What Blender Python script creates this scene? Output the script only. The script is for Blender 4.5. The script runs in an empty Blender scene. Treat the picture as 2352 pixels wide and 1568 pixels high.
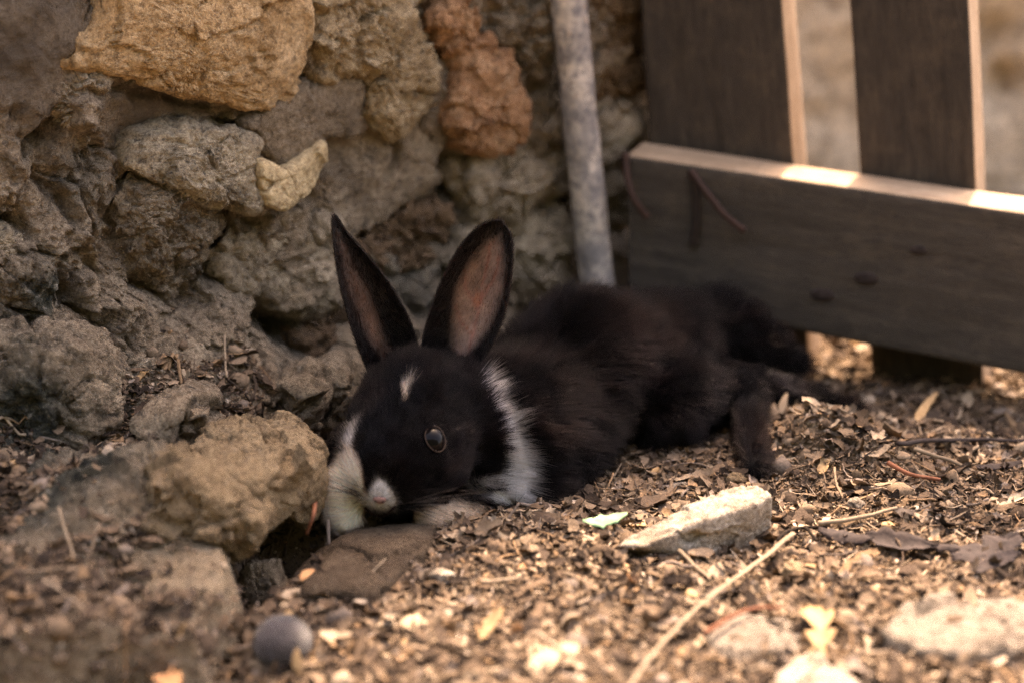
import bpy, bmesh, math, random
import numpy as np
from mathutils import Vector, Matrix
try:
    import openvdb as vdb
except Exception:
    import pyopenvdb as vdb

random.seed(7)
rng = np.random.default_rng(11)
C = bpy.context.scene.collection
scn = bpy.context.scene
R = math.radians

# ------------------------------------------------------------------ camera, world, sun, exposure
CAM_H, PITCH, LENS = 0.353, 20.0, 70.0
PW, PH = 2352.0, 1568.0
FPX = LENS / 36.0 * PW
cam_d = bpy.data.cameras.new('camera'); cam = bpy.data.objects.new('camera', cam_d); C.objects.link(cam)
cam.location = (0, 0, CAM_H); cam.rotation_euler = (R(90 - PITCH), 0, 0)
cam_d.lens = LENS; cam_d.sensor_width = 36.0; cam_d.clip_start = 0.02; cam_d.clip_end = 500
cam_d.dof.use_dof = True; cam_d.dof.focus_distance = 0.846; cam_d.dof.aperture_fstop = 4.0
scn.camera = cam
SUN_DIR = Vector((0.158 * math.cos(R(60)), 0.987 * math.cos(R(60)), math.sin(R(60)))).normalized()
w = bpy.data.worlds.new('World'); scn.world = w; w.use_nodes = True
nt = w.node_tree; nt.nodes.clear()
sky = nt.nodes.new('ShaderNodeTexSky'); sky.sky_type = 'NISHITA'; sky.sun_disc = False
sky.sun_elevation = R(60); sky.sun_rotation = R(9); sky.dust_density = 4.0; sky.ozone_density = 0.4; sky.air_density = 1.0
bg = nt.nodes.new('ShaderNodeBackground'); bg.inputs[1].default_value = 0.15
wo = nt.nodes.new('ShaderNodeOutputWorld')
nt.links.new(sky.outputs[0], bg.inputs[0]); nt.links.new(bg.outputs[0], wo.inputs[0])
sd = bpy.data.lights.new('sun', 'SUN'); sd.energy = 2.0; sd.angle = R(0.5); sd.color = (1.0, 0.93, 0.86)
so = bpy.data.objects.new('sun', sd); C.objects.link(so)
so.rotation_euler = (-SUN_DIR).to_track_quat('-Z', 'Y').to_euler(); so.location = (1, 3, 5)
vs = scn.view_settings
vs.view_transform = 'Standard'; vs.look = 'None'; vs.gamma = 1.0; vs.exposure = 2.9
vs.use_white_balance = True; vs.white_balance_temperature = 9300; vs.white_balance_tint = 24
scn.cycles.use_denoising = True
scn.cycles.denoising_prefilter = 'NONE'
scn.cycles.max_bounces = 8
try:
    scn.cycles_curves.shape = 'RIBBONS'
except Exception:
    pass

# ------------------------------------------------------------------ picture rays -> places
SP, CP = math.sin(R(PITCH)), math.cos(R(PITCH))
def ray(u, v):
    a = (u - PW / 2) / FPX; b = -(v - PH / 2) / FPX
    return np.array([a, CP + b * SP, -SP + b * CP])
CAMP = np.array([0, 0, CAM_H])
def atY(u, v, Y):
    d = ray(u, v); return CAMP + d * (Y / d[1])
def atZ(u, v, z=0.0):
    d = ray(u, v); return CAMP + d * ((z - CAM_H) / d[2])
def onplane(u, v, p0, n):
    d = ray(u, v); return CAMP + d * (np.dot(np.asarray(p0) - CAMP, n) / np.dot(d, n))
def project(P):
    P = np.asarray(P) - CAMP
    dep = P[..., 1] * CP - P[..., 2] * SP
    up = P[..., 1] * SP + P[..., 2] * CP
    return PW / 2 + FPX * P[..., 0] / dep, PH / 2 - FPX * up / dep

# ------------------------------------------------------------------ noise
_perm = np.random.default_rng(3).permutation(256).astype(np.int64)
_perm = np.concatenate([_perm, _perm, _perm])
_g3 = np.random.default_rng(4).normal(size=(256, 3)); _g3 /= np.linalg.norm(_g3, axis=1)[:, None]
def perlin(P):
    P = np.asarray(P, dtype=np.float64)
    I = np.floor(P).astype(np.int64); F = P - I; I &= 255
    W = F * F * F * (F * (F * 6 - 15) + 10)
    out = 0.0
    for dx in (0, 1):
        wx = W[:, 0] if dx else 1 - W[:, 0]
        hx = _perm[I[:, 0] + dx]
        for dy in (0, 1):
            wy = W[:, 1] if dy else 1 - W[:, 1]
            hy = _perm[hx + I[:, 1] + dy]
            for dz in (0, 1):
                wz = W[:, 2] if dz else 1 - W[:, 2]
                g = _g3[_perm[hy + I[:, 2] + dz]]
                out = out + wx * wy * wz * (g[:, 0] * (F[:, 0] - dx) + g[:, 1] * (F[:, 1] - dy) + g[:, 2] * (F[:, 2] - dz))
    return out * 1.5
def fbm(P, scale, octs=5, gain=0.5, seed=0, ridged=False):
    P = np.asarray(P) * scale + seed * 17.31
    a, s, tot = 1.0, 0.0, 0.0
    for o in range(octs):
        n = perlin(P)
        if ridged: n = 1 - 2 * np.abs(n)
        s = s + a * n; tot += a; a *= gain; P = P * 2.03 + 5.7
    return s / tot
def worley(P, scale, seed=0):
    P = np.asarray(P) * scale + seed * 9.7
    I = np.floor(P).astype(np.int64); f1 = np.full(len(P), 9.0); f2 = np.full(len(P), 9.0)
    for dx in (-1, 0, 1):
        for dy in (-1, 0, 1):
            for dz in (-1, 0, 1):
                J = I + np.array([dx, dy, dz]); K = J & 255
                h = _perm[_perm[_perm[K[:, 0]] + K[:, 1]] + K[:, 2]]
                q = J + 0.5 + 0.45 * _g3[h]
                d = np.linalg.norm(q - P, axis=1)
                m = d < f1
                f2 = np.where(m, f1, np.minimum(f2, d)); f1 = np.where(m, d, f1)
    return f1, f2
def facet(P, scale, seed=0):
    """flat broken faces: every cell of a scattered lattice gets its own tilted plane; also the crack distance"""
    P = np.asarray(P) * scale + seed * 9.7
    I = np.floor(P).astype(np.int64); f1 = np.full(len(P), 9.0); f2 = np.full(len(P), 9.0); val = np.zeros(len(P))
    for dx in (-1, 0, 1):
        for dy in (-1, 0, 1):
            for dz in (-1, 0, 1):
                J = I + np.array([dx, dy, dz]); K = J & 255
                h = _perm[_perm[_perm[K[:, 0]] + K[:, 1]] + K[:, 2]]
                e = P - (J + 0.5 + 0.45 * _g3[h]); d = np.linalg.norm(e, axis=1)
                v = (e * _g3[(h + 91) & 255]).sum(1) + .5 * _g3[(h + 37) & 255][:, 0]
                m = d < f1
                f2 = np.where(m, f1, np.minimum(f2, d)); val = np.where(m, v, val); f1 = np.where(m, d, f1)
    return val, f2 - f1
def crag(P, seed=0, big=1.0):
    """relief of broken rock in metres: chipped planes at three sizes, sharp ridges, grit, a few cracks"""
    P = np.asarray(P)
    W = np.stack([fbm(P, 45, 3, .6, seed + 1), fbm(P, 45, 3, .6, seed + 2), fbm(P, 45, 3, .6, seed + 3)], 1)
    Q = P + .006 * W
    a, ca = facet(Q * np.array([1, 1, 1.35]), 36, seed); b, cb = facet(Q, 92, seed + 4); c, cc = facet(P + .0012 * W, 240, seed + 7)
    m = sstep(-.25, .35, fbm(P, 25, 2, .5, seed + 5))
    h = big * .0052 * a + .0021 * b * (.4 + .8 * m) + .0008 * c * m
    h += .0011 * fbm(Q, 70, 4, .62, seed + 6, True) + .0013 * fbm(P, 240, 4, .7, seed + 8)
    h -= .0045 * np.exp(-(ca / .045) ** 2) * sstep(-.05, .25, fbm(P, 30, 2, .5, seed + 9)) + .0016 * np.exp(-(cb / .06) ** 2) * m
    return h
def sstep(a, b, x):
    t = np.clip((x - a) / (b - a), 0, 1); return t * t * (3 - 2 * t)

# ------------------------------------------------------------------ mesh helpers
def new_mesh(name, V, F, smooth=True):
    V = np.asarray(V, dtype=np.float32); F = np.asarray(F, dtype=np.int32)
    me = bpy.data.meshes.new(name)
    k = F.shape[1]
    me.vertices.add(len(V)); me.vertices.foreach_set('co', V.ravel())
    me.loops.add(F.size); me.loops.foreach_set('vertex_index', F.ravel())
    me.polygons.add(len(F)); me.polygons.foreach_set('loop_start', np.arange(0, F.size, k, dtype=np.int32))
    me.polygons.foreach_set('use_smooth', np.full(len(F), smooth, dtype=bool))
    me.update(calc_edges=True); me.validate()
    return me
def vcol(me, col, name='col'):
    col = np.asarray(col, dtype=np.float32)
    if col.ndim == 1: col = np.stack([col] * 3, 1)
    col = np.concatenate([col[:, :3], np.ones((len(col), 1), np.float32)], 1)
    a = me.attributes.new(name, 'FLOAT_COLOR', 'POINT'); a.data.foreach_set('color', col.ravel())
def add(name, me, mat=None, parent=None, label=None, cat=None, group=None, kind=None, base=None):
    """link one mesh as one object; base moves its origin there"""
    o = bpy.data.objects.new(name, me); C.objects.link(o)
    if mat is not None: me.materials.append(mat)
    if base is not None:
        b = Vector([float(q) for q in base])
        me.transform(Matrix.Translation(-b)); o.location = b
    if parent is not None:
        o.parent = parent; o.matrix_parent_inverse = Matrix.Translation(-parent.location)
    tag(o, label, cat, group, kind)
    return o
def tag(o, label=None, cat=None, group=None, kind=None):
    if label: o['label'] = label
    if cat: o['category'] = cat
    if group: o['group'] = group
    if kind: o['kind'] = kind
def empty(name, loc, label, cat, group=None):
    o = bpy.data.objects.new(name, None); C.objects.link(o); o.location = [float(q) for q in loc]; o.empty_display_size = 0.02
    tag(o, label, cat, group); return o
def vnormals(V, F):
    a, b, c = V[F[:, 0]], V[F[:, 1]], V[F[:, 2]]
    n = np.cross(b - a, c - a)
    if F.shape[1] == 4:
        n = n + np.cross(c - a, V[F[:, 3]] - a)
    N = np.zeros_like(V)
    for k in range(F.shape[1]):
        for ax in range(3):
            N[:, ax] += np.bincount(F[:, k], weights=n[:, ax], minlength=len(V))
    return N / (np.linalg.norm(N, axis=1)[:, None] + 1e-12)
def gridfaces(nu, nv, wrap=False):
    """vertex index = i*nv + j ; wrap closes j"""
    i = np.arange(nu - 1)[:, None]; j = np.arange(nv if wrap else nv - 1)[None, :]
    j2 = (j + 1) % nv
    return np.stack([i * nv + j, i * nv + j2, (i + 1) * nv + j2, (i + 1) * nv + j], -1).reshape(-1, 4)
def seg_dist(P, pts):
    """distance of 2-D points to a polyline"""
    d = np.full(len(P), 1e9); pts = np.asarray(pts)
    for a, b in zip(pts[:-1], pts[1:]):
        ab = b - a; t = np.clip(((P - a) @ ab) / (ab @ ab + 1e-15), 0, 1)
        d = np.minimum(d, np.linalg.norm(P - (a + t[:, None] * ab), axis=1))
    return d
def sd_poly(P, poly):
    poly = np.asarray(poly); d = seg_dist(P, np.vstack([poly, poly[:1]]))
    ins = np.zeros(len(P), bool); n = len(poly)
    for i in range(n):
        a, b = poly[i], poly[(i + 1) % n]
        c = ((a[1] > P[:, 1]) != (b[1] > P[:, 1])) & (P[:, 0] < (b[0] - a[0]) * (P[:, 1] - a[1]) / (b[1] - a[1] + 1e-15) + a[0])
        ins ^= c
    return np.where(ins, -d, d)
_ico = {}
def ico(sub):
    if sub not in _ico:
        bm = bmesh.new(); bmesh.ops.create_icosphere(bm, subdivisions=sub, radius=1.0)
        bm.verts.ensure_lookup_table()
        _ico[sub] = (np.array([v.co[:] for v in bm.verts]), np.array([[v.index for v in f.verts] for f in bm.faces])); bm.free()
    return _ico[sub]
def rock_hull(pts, sub=5, soft=14.0, amp=0.03, nscale=60, octs=5, seed=0, pits=0.0, pscale=300, crg=.8):
    """a rock filling the convex hull of the points, edges worn round, surface broken by noise; returns verts, tris"""
    pts = np.asarray(pts, float); c = pts.mean(0)
    bm = bmesh.new()
    for p in pts: bm.verts.new(p)
    bmesh.ops.convex_hull(bm, input=list(bm.verts)); bm.normal_update()
    pl = []
    for f in bm.faces:
        n = np.array(f.normal); p = np.array(f.verts[0].co)
        h = n @ (p - c)
        if h < 0: n, h = -n, -h
        pl.append((n, max(h, 1e-4)))
    bm.free()
    D, F = ico(sub)
    N = np.array([q[0] for q in pl]); H = np.array([q[1] for q in pl])
    inv = np.maximum(D @ N.T, 0) / H
    r = 1.0 / (np.sum(inv ** soft, 1) ** (1 / soft))
    V = c + D * r[:, None]
    size = np.linalg.norm(pts - c, axis=1).mean()
    nr = vnormals(V, F)
    d = amp * size * fbm(V, nscale, octs, 0.55, seed) + 0.4 * amp * size * fbm(V, nscale * 3, 3, 0.55, seed + 1, True)
    if crg:
        d = d * .5 + crg * size / .028 * crag(V * .028 / size if size < .012 else V, seed)
    if pits:
        f1, f2 = worley(V, pscale, seed); d -= pits * size * np.clip(0.45 - f1, 0, 1) * sstep(-.1, .3, fbm(V, nscale * 2, 2, .5, seed + 4))
    return V + nr * d[:, None], F
def rand_rock_pts(c, size, n=12, seed=0):
    r = np.random.default_rng(seed); d = r.normal(size=(n, 3)); d /= np.linalg.norm(d, axis=1)[:, None]
    return np.asarray(c) + d * np.asarray(size) * r.uniform(0.75, 1.1, (n, 1))
def tube(pts, rad, seg=8, cap=True):
    pts = np.asarray(pts, float); n = len(pts); rad = np.broadcast_to(rad, (n,))
    T = np.gradient(pts, axis=0); T /= np.linalg.norm(T, axis=1)[:, None] + 1e-12
    ref = np.array([0, 0, 1.0]) if abs(T[0][2]) < 0.9 else np.array([1.0, 0, 0])
    V = []
    for p, t, r in zip(pts, T, rad):
        a = np.cross(t, ref); a /= np.linalg.norm(a); b = np.cross(t, a)
        for k in range(seg):
            th = 2 * math.pi * k / seg; V.append(p + r * (math.cos(th) * a + math.sin(th) * b))
    V = np.array(V); F = gridfaces(n, seg, True)
    if cap:
        V = np.vstack([V, pts[0] - T[0] * rad[0] * .4, pts[-1] + T[-1] * rad[-1] * .4]); a, b = n * seg, n * seg + 1
        e = [[a, (k + 1) % seg, k, k] for k in range(seg)] + [[b, (n - 1) * seg + k, (n - 1) * seg + (k + 1) % seg] + [(n - 1) * seg + (k + 1) % seg] for k in range(seg)]
        tri = np.array([[q[0], q[1], q[2]] for q in e])
        F = np.vstack([np.stack([F[:, 0], F[:, 1], F[:, 2]], 1), np.stack([F[:, 0], F[:, 2], F[:, 3]], 1), tri])
    return V, F
def spline(pts, n):
    pts = np.asarray(pts, float); m = len(pts)
    P = np.vstack([2 * pts[0] - pts[1], pts, 2 * pts[-1] - pts[-2]])
    out = []
    for x in np.linspace(0, m - 1 - 1e-9, n):
        i = int(x); t = x - i; a, b, c, d = P[i], P[i + 1], P[i + 2], P[i + 3]
        out.append(0.5 * ((2 * b) + (-a + c) * t + (2 * a - 5 * b + 4 * c - d) * t * t + (-a + 3 * b - 3 * c + d) * t ** 3))
    return np.array(out)

# ------------------------------------------------------------------ materials
class NT:
    def __init__(s, name):
        s.m = bpy.data.materials.new(name); s.m.use_nodes = True; s.t = s.m.node_tree
        s.b = s.t.nodes['Principled BSDF']; s.b.inputs['Specular IOR Level'].default_value = 0.25
        g = s.t.nodes.new('ShaderNodeNewGeometry'); s.pos = g.outputs['Position']
    def n(s, typ, **kw):
        q = s.t.nodes.new(typ)
        for k, v in kw.items(): setattr(q, k, v)
        return q
    def l(s, a, b): s.t.links.new(a, b)
    def noise(s, scale, detail=6, rough=0.6, dist=0.0, vec=None, seed=0):
        q = s.n('ShaderNodeTexNoise'); q.inputs['Scale'].default_value = scale; q.inputs['Detail'].default_value = detail
        q.inputs['Roughness'].default_value = rough; q.inputs['Distortion'].default_value = dist
        v = vec or s.pos
        if seed:
            a = s.n('ShaderNodeVectorMath', operation='ADD'); s.l(v, a.inputs[0]); a.inputs[1].default_value = (seed * 1.3, seed * .7, seed * 2.1); v = a.outputs[0]
        s.l(v, q.inputs['Vector']); return q.outputs[0]
    def ramp(s, fac, stops, interp='LINEAR'):
        q = s.n('ShaderNodeValToRGB'); q.color_ramp.interpolation = interp
        while len(q.color_ramp.elements) < len(stops): q.color_ramp.elements.new(0.5)
        for e, (p, c) in zip(q.color_ramp.elements, stops):
            e.position = p; e.color = (*c, 1) if not isinstance(c, (int, float)) else (c, c, c, 1)
        s.l(fac, q.inputs[0]); return q.outputs[0]
    def mix(s, fac, a, b, mode='MIX'):
        q = s.n('ShaderNodeMix', data_type='RGBA', blend_type=mode)
        for sock, v in ((q.inputs[0], fac), (q.inputs[6], a), (q.inputs[7], b)):
            if isinstance(v, (int, float)): sock.default_value = v
            elif isinstance(v, tuple): sock.default_value = (*v, 1)
            else: s.l(v, sock)
        return q.outputs[2]
    def attr(s, name):
        q = s.n('ShaderNodeAttribute', attribute_name=name); return q.outputs['Color']
    def bump(s, h, dist, strength=1.0, prev=None):
        q = s.n('ShaderNodeBump'); q.inputs['Distance'].default_value = dist; q.inputs['Strength'].default_value = strength
        s.l(h, q.inputs['Height'])
        if prev is not None: s.l(prev, q.inputs['Normal'])
        return q.outputs[0]
    def out(s, col, rough=0.9, nor=None):
        if isinstance(col, tuple): s.b.inputs['Base Color'].default_value = (*col, 1)
        else: s.l(col, s.b.inputs['Base Color'])
        s.b.inputs['Roughness'].default_value = rough
        if nor is not None: s.l(nor, s.b.inputs['Normal'])
        return s.m
def rock_mat(name, dark, mid, light, scale=70, spots=0.0, pale=0.0, seed=0, bumpd=0.0006, lichen=False):
    k = NT(name)
    a = k.noise(scale, 8, 0.65, 0.4, seed=seed)
    col = k.ramp(a, [(0.28, dark), (0.5, mid), (0.72, light)])
    b = k.noise(scale * 9, 6, 0.75, seed=seed + 3)
    col = k.mix(k.ramp(b, [(0.36, 0.0), (0.58, 1.0)]), k.mix(1.0, col, (0.42, 0.39, 0.37), 'MULTIPLY'), col)
    h = k.noise(scale * 3.2, 7, 0.72, 0.5, seed=seed + 21)
    col = k.mix(k.ramp(h, [(0.34, 0.85), (0.46, 0.0)]), col, k.mix(1.0, col, (0.30, 0.27, 0.25), 'MULTIPLY'))
    g = k.noise(scale * 28, 4, 0.7, seed=seed + 6)
    col = k.mix(k.ramp(g, [(0.32, 0.9), (0.44, 0.0)]), col, (dark[0] * .5, dark[1] * .5, dark[2] * .55))
    col = k.mix(k.ramp(g, [(0.58, 0.0), (0.70, 0.75)]), col, tuple(min(.72, c * 1.5) for c in light))
    if spots:
        q = k.noise(scale * 2.2, 7, 0.72, 0.6, seed=seed + 9)
        col = k.mix(k.ramp(q, [(0.56, 0.0), (0.64, spots)]), col, (0.030, 0.032, 0.034))
    if pale:
        q = k.noise(scale * 2.9, 7, 0.75, 0.3, seed=seed + 12)
        col = k.mix(k.ramp(q, [(0.57, 0.0), (0.66, pale)]), col, (0.42, 0.38, 0.32))
    if lichen:
        m = k.n('ShaderNodeSeparateColor'); k.l(k.attr('mask'), m.inputs[0])
        q = k.noise(260, 7, 0.75, 0.4, seed=5)
        lc = k.ramp(q, [(0.36, (0.012, 0.016, 0.018)), (0.47, (0.05, 0.055, 0.045)), (0.56, (0.10, 0.10, 0.075)), (0.66, (0.38, 0.36, 0.32))])
        col = k.mix(m.outputs[0], col, lc)
        col = k.mix(m.outputs[1], col, k.ramp(k.noise(130, 6, .65, seed=8), [(0.3, (0.085, 0.065, 0.05)), (0.7, (0.17, 0.135, 0.10))]))
        col = k.mix(m.outputs[2], col, k.ramp(k.noise(150, 6, .65, seed=9), [(0.3, (0.30, 0.21, 0.12)), (0.7, (0.47, 0.36, 0.22))]))
    nb = k.bump(h, bumpd * 3.0, 1.0); nb = k.bump(b, bumpd * 2.4, 1.0, nb); nb = k.bump(g, bumpd * 1.0, 1.0, nb)
    return k.out(col, 0.92, nb)
M = {}
M['mortar'] = rock_mat('mortar_mat', (0.15, 0.112, 0.076), (0.50, 0.385, 0.265), (0.70, 0.57, 0.41), 55, 0.7, 0.35, 1, 0.0013, True)
M['golden'] = rock_mat('golden_sandstone', (0.46, 0.29, 0.14), (0.72, 0.48, 0.255), (0.82, 0.60, 0.37), 60, 0.12, 0.0, 2, 0.0007)
M['porous'] = rock_mat('porous_limestone', (0.28, 0.19, 0.10), (0.64, 0.47, 0.27), (0.78, 0.64, 0.44), 90, 0.55, 0.5, 3, 0.0009)
M['greysmear'] = rock_mat('grey_render', (0.17, 0.132, 0.092), (0.27, 0.21, 0.145), (0.34, 0.27, 0.19), 60, 0.15, 0.12, 4, 0.0005)
M['lichenstone'] = rock_mat('lichened_limestone', (0.20, 0.165, 0.12), (0.48, 0.395, 0.275), (0.64, 0.53, 0.37), 80, 0.9, 0.5, 5, 0.0006)
M['yellow'] = rock_mat('pale_yellow_limestone', (0.46, 0.34, 0.19), (0.60, 0.46, 0.27), (0.68, 0.54, 0.34), 40, 0.25, 0.0, 6, 0.0004)
M['paleg'] = rock_mat('pale_grey_stone', (0.26, 0.205, 0.14), (0.52, 0.42, 0.295), (0.66, 0.55, 0.40), 70, 0.55, 0.4, 7, 0.0007)
M['rubble'] = rock_mat('grey_rubble', (0.15, 0.112, 0.076), (0.43, 0.335, 0.23), (0.60, 0.49, 0.35), 85, 0.6, 0.45, 8, 0.0012)
M['brickm'] = rock_mat('orange_brick', (0.28, 0.135, 0.07), (0.54, 0.29, 0.15), (0.66, 0.42, 0.25), 70, 0.2, 0.15, 9, 0.0006)
M['orangerub'] = rock_mat('orange_rubble', (0.16, 0.10, 0.06), (0.34, 0.215, 0.125), (0.44, 0.31, 0.19), 100, 0.8, 0.5, 10, 0.0010)
M['brown'] = rock_mat('brown_stone', (0.10, 0.062, 0.032), (0.20, 0.125, 0.065), (0.30, 0.20, 0.11), 60, 0.5, 0.0, 11, 0.0007)
M['boulder'] = rock_mat('ochre_limestone', (0.22, 0.155, 0.09), (0.41, 0.295, 0.175), (0.52, 0.39, 0.24), 75, 0.3, 0.25, 12, 0.0008)
M['whitestone'] = rock_mat('white_limestone', (0.30, 0.235, 0.165), (0.58, 0.49, 0.385), (0.72, 0.64, 0.53), 60, 0.25, 0.0, 13, 0.0006)
M['greystone'] = rock_mat('grey_flat_stone', (0.21, 0.175, 0.14), (0.32, 0.27, 0.215), (0.40, 0.34, 0.27), 50, 0.25, 0.1, 14, 0.0007)
M['darkstone'] = rock_mat('dark_mossy_stone', (0.018, 0.020, 0.017), (0.05, 0.05, 0.038), (0.12, 0.10, 0.07), 150, 0.4, 0.15, 15, 0.0007)
M['barkslab'] = rock_mat('earthy_bark', (0.085, 0.060, 0.040), (0.175, 0.125, 0.082), (0.25, 0.185, 0.125), 90, 0.2, 0.15, 17, 0.0010)
M['plaster'] = rock_mat('old_render', (0.55, 0.45, 0.32), (0.78, 0.65, 0.48), (0.84, 0.73, 0.57), 16, 0.30, 0.0, 16, 0.0010)

def soil_mat():
    k = NT('soil')
    a = k.noise(35, 8, .65, .3); b = k.noise(420, 6, .75, seed=2)
    col = k.ramp(a, [(0.3, (0.105, 0.074, 0.048)), (0.55, (0.19, 0.135, 0.088)), (0.75, (0.26, 0.19, 0.125))])
    col = k.mix(k.ramp(b, [(0.35, 0.85), (0.5, 0.0)]), col, (0.045, 0.033, 0.024))
    col = k.mix(k.ramp(b, [(0.6, 0.0), (0.72, 0.7)]), col, (0.34, 0.26, 0.175))
    return k.out(col, 0.95, k.bump(b, .0012, 1))
M['soil'] = soil_mat()
def litter_mat():
    k = NT('leaf_litter')
    c = k.attr('col'); b = k.noise(900, 5, .7)
    col = k.mix(1.0, c, k.ramp(b, [(0.3, .55), (0.65, 1.15)]), 'MULTIPLY')
    k.b.inputs['Specular IOR Level'].default_value = .04
    return k.out(col, 1.0, k.bump(b, .0005, 1))
M['litter'] = litter_mat()
def leaf_mat(name, c1, c2, rough=.8):
    k = NT(name); b = k.noise(350, 6, .7, .5)
    return k.out(k.ramp(b, [(0.3, c1), (0.68, c2)]), rough, k.bump(b, .0003, .8))
M['leaf_a'] = leaf_mat('dry_leaf_tan', (0.30, 0.185, 0.09), (0.46, 0.31, 0.165))
M['leaf_b'] = leaf_mat('dry_leaf_brown', (0.11, 0.068, 0.038), (0.24, 0.155, 0.088))
M['leaf_c'] = leaf_mat('dry_leaf_dark', (0.030, 0.022, 0.017), (0.085, 0.06, 0.042))
M['leaf_d'] = leaf_mat('dry_leaf_pale', (0.26, 0.19, 0.12), (0.42, 0.32, 0.215))
M['leaf_o'] = leaf_mat('dry_leaf_orange', (0.36, 0.17, 0.075), (0.50, 0.28, 0.14))
M['leaf_g'] = leaf_mat('green_leaf', (0.14, 0.30, 0.15), (0.26, 0.44, 0.24), .6)
M['stalk'] = leaf_mat('dry_stalk', (0.15, 0.11, 0.075), (0.27, 0.205, 0.14))
M['redtwig'] = leaf_mat('red_twig', (0.13, 0.045, 0.025), (0.27, 0.11, 0.06))
M['greytwig'] = leaf_mat('grey_twig', (0.07, 0.06, 0.055), (0.16, 0.135, 0.12))
M['darkbark'] = leaf_mat('dark_bark', (0.012, 0.009, 0.009), (0.05, 0.036, 0.032))
M['rust'] = leaf_mat('rusty_iron', (0.022, 0.012, 0.010), (0.060, 0.030, 0.021), .7)
M['nailshadow'] = leaf_mat('nail_shadow_dark', (0.012, 0.009, 0.008), (0.035, 0.025, 0.02), .8)  # near-black tone for the rod that stands for a nail's shadow

def wood_mat(name, c1, c2, c3, ax, bumpd=.0004):
    k = NT(name)
    mp = k.n('ShaderNodeMapping'); k.l(k.attr('uvw'), mp.inputs[0]); mp.inputs['Scale'].default_value = ax
    a = k.noise(1.0, 7, .7, .3, vec=mp.outputs[0]); b = k.noise(6.0, 6, .7, vec=mp.outputs[0], seed=3)
    c = k.noise(60, 6, .7, seed=4)
    col = k.ramp(a, [(0.3, c1), (0.6, c2), (0.78, c3)])
    col = k.mix(k.ramp(c, [(0.5, 0.0), (0.75, .55)]), col, c3)
    col = k.mix(k.ramp(b, [(0.32, 0.7), (0.48, 0)]), col, tuple(q * .45 for q in c1))
    return k.out(col, 0.85, k.bump(b, bumpd, .9))
M['board'] = wood_mat('dark_weathered_board', (0.028, 0.023, 0.019), (0.058, 0.046, 0.036), (0.110, 0.082, 0.058), (26, 210, 210), .0006)
M['railw'] = wood_mat('dark_weathered_rail', (0.042, 0.036, 0.030), (0.070, 0.059, 0.048), (0.125, 0.098, 0.072), (22, 190, 190), .0006)
M['rawwood'] = wood_mat('raw_sawn_wood', (0.30, 0.205, 0.13), (0.46, 0.33, 0.22), (0.58, 0.44, 0.31), (30, 240, 240))

def pole_mat():
    k = NT('mottled_pole')
    a = k.noise(70, 8, .7, .4); b = k.noise(260, 6, .75, seed=2); c = k.noise(150, 6, .7, seed=5)
    col = k.ramp(a, [(0.34, (0.15, 0.145, 0.15)), (0.5, (0.31, 0.285, 0.265)), (0.60, (0.58, 0.51, 0.44))])
    col = k.mix(k.ramp(b, [(0.42, .85), (0.5, 0)]), col, (0.15, 0.145, 0.155))
    col = k.mix(k.ramp(c, [(0.6, 0), (0.68, .7)]), col, (0.32, 0.19, 0.10))
    return k.out(col, 0.75, k.bump(b, .0006, .8))
M['pole'] = pole_mat()

# ================================================================== GROUND
def G(u, v, z=0.0): return atZ(u, v, z)[:2]
HOLE = np.array([G(535, 1262), G(560, 1215), G(610, 1195), G(700, 1200), G(745, 1215), G(735, 1262), G(668, 1325), G(600, 1375), G(520, 1400), G(470, 1440), G(440, 1430), G(480, 1378), G(540, 1330)])
def axis(a, b, step, far):
    core = np.arange(a, b + step / 2, step); left = []; right = []; s = step; p = a
    while p > -far: s *= 1.5; p -= s; left.append(p)
    s = step; p = b
    while p < far: s *= 1.5; p += s; right.append(p)
    return np.array(left[::-1] + list(core) + right)
def gbump(X, Y, c, r, h): return h * np.exp(-((X - c[0]) ** 2 + (Y - c[1]) ** 2) / r ** 2)
def ground_height(X, Y):
    P = np.stack([X, Y, np.zeros_like(X)], 1)
    near = np.exp(-np.maximum(0, np.hypot(X - .05, Y - .8) - .6) ** 2)
    z = 0.006 * fbm(P, 9, 3, seed=1) + 0.0040 * fbm(P, 36, 3, seed=2) + 0.0022 * fbm(P, 130, 4, .6, 3)
    z -= gbump(X, Y, G(250, 1600), .07, .018)                     # the dip before the ledge
    d = sd_poly(np.stack([X, Y], 1), HOLE)
    z -= .060 * sstep(.004, -.014, d + .004 * fbm(P, 60, 3, seed=4))
    z += gbump(X, Y, G(1865, 1035), .020, .014) + gbump(X, Y, G(1985, 1060), .024, .009)   # the scratched-up heap by the hind foot
    z += gbump(X, Y, G(1180, 1290), .035, .004) + gbump(X, Y, G(2150, 1480), .06, .006) + gbump(X, Y, G(1250, 1560), .05, .004)
    z -= gbump(X, Y, G(1280, 1090), .05, .004)
    z -= .011 * sstep(.862, .905, Y + .38 * (X - .146)) * sstep(.07, .12, X) * np.exp(-np.maximum(0, Y - 1.2))
    return z
gx, gy = axis(-.32, .46, .0016, 25), axis(.50, 1.20, .0016, 25)
GX, GY = np.meshgrid(gx, gy, indexing='ij')
GZ = ground_height(GX.ravel(), GY.ravel()).reshape(GX.shape)
gme = new_mesh('ground', np.stack([GX, GY, GZ], -1).reshape(-1, 3), gridfaces(len(gx), len(gy))[:, ::-1])
add('ground', gme, M['soil'], kind='structure')
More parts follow.
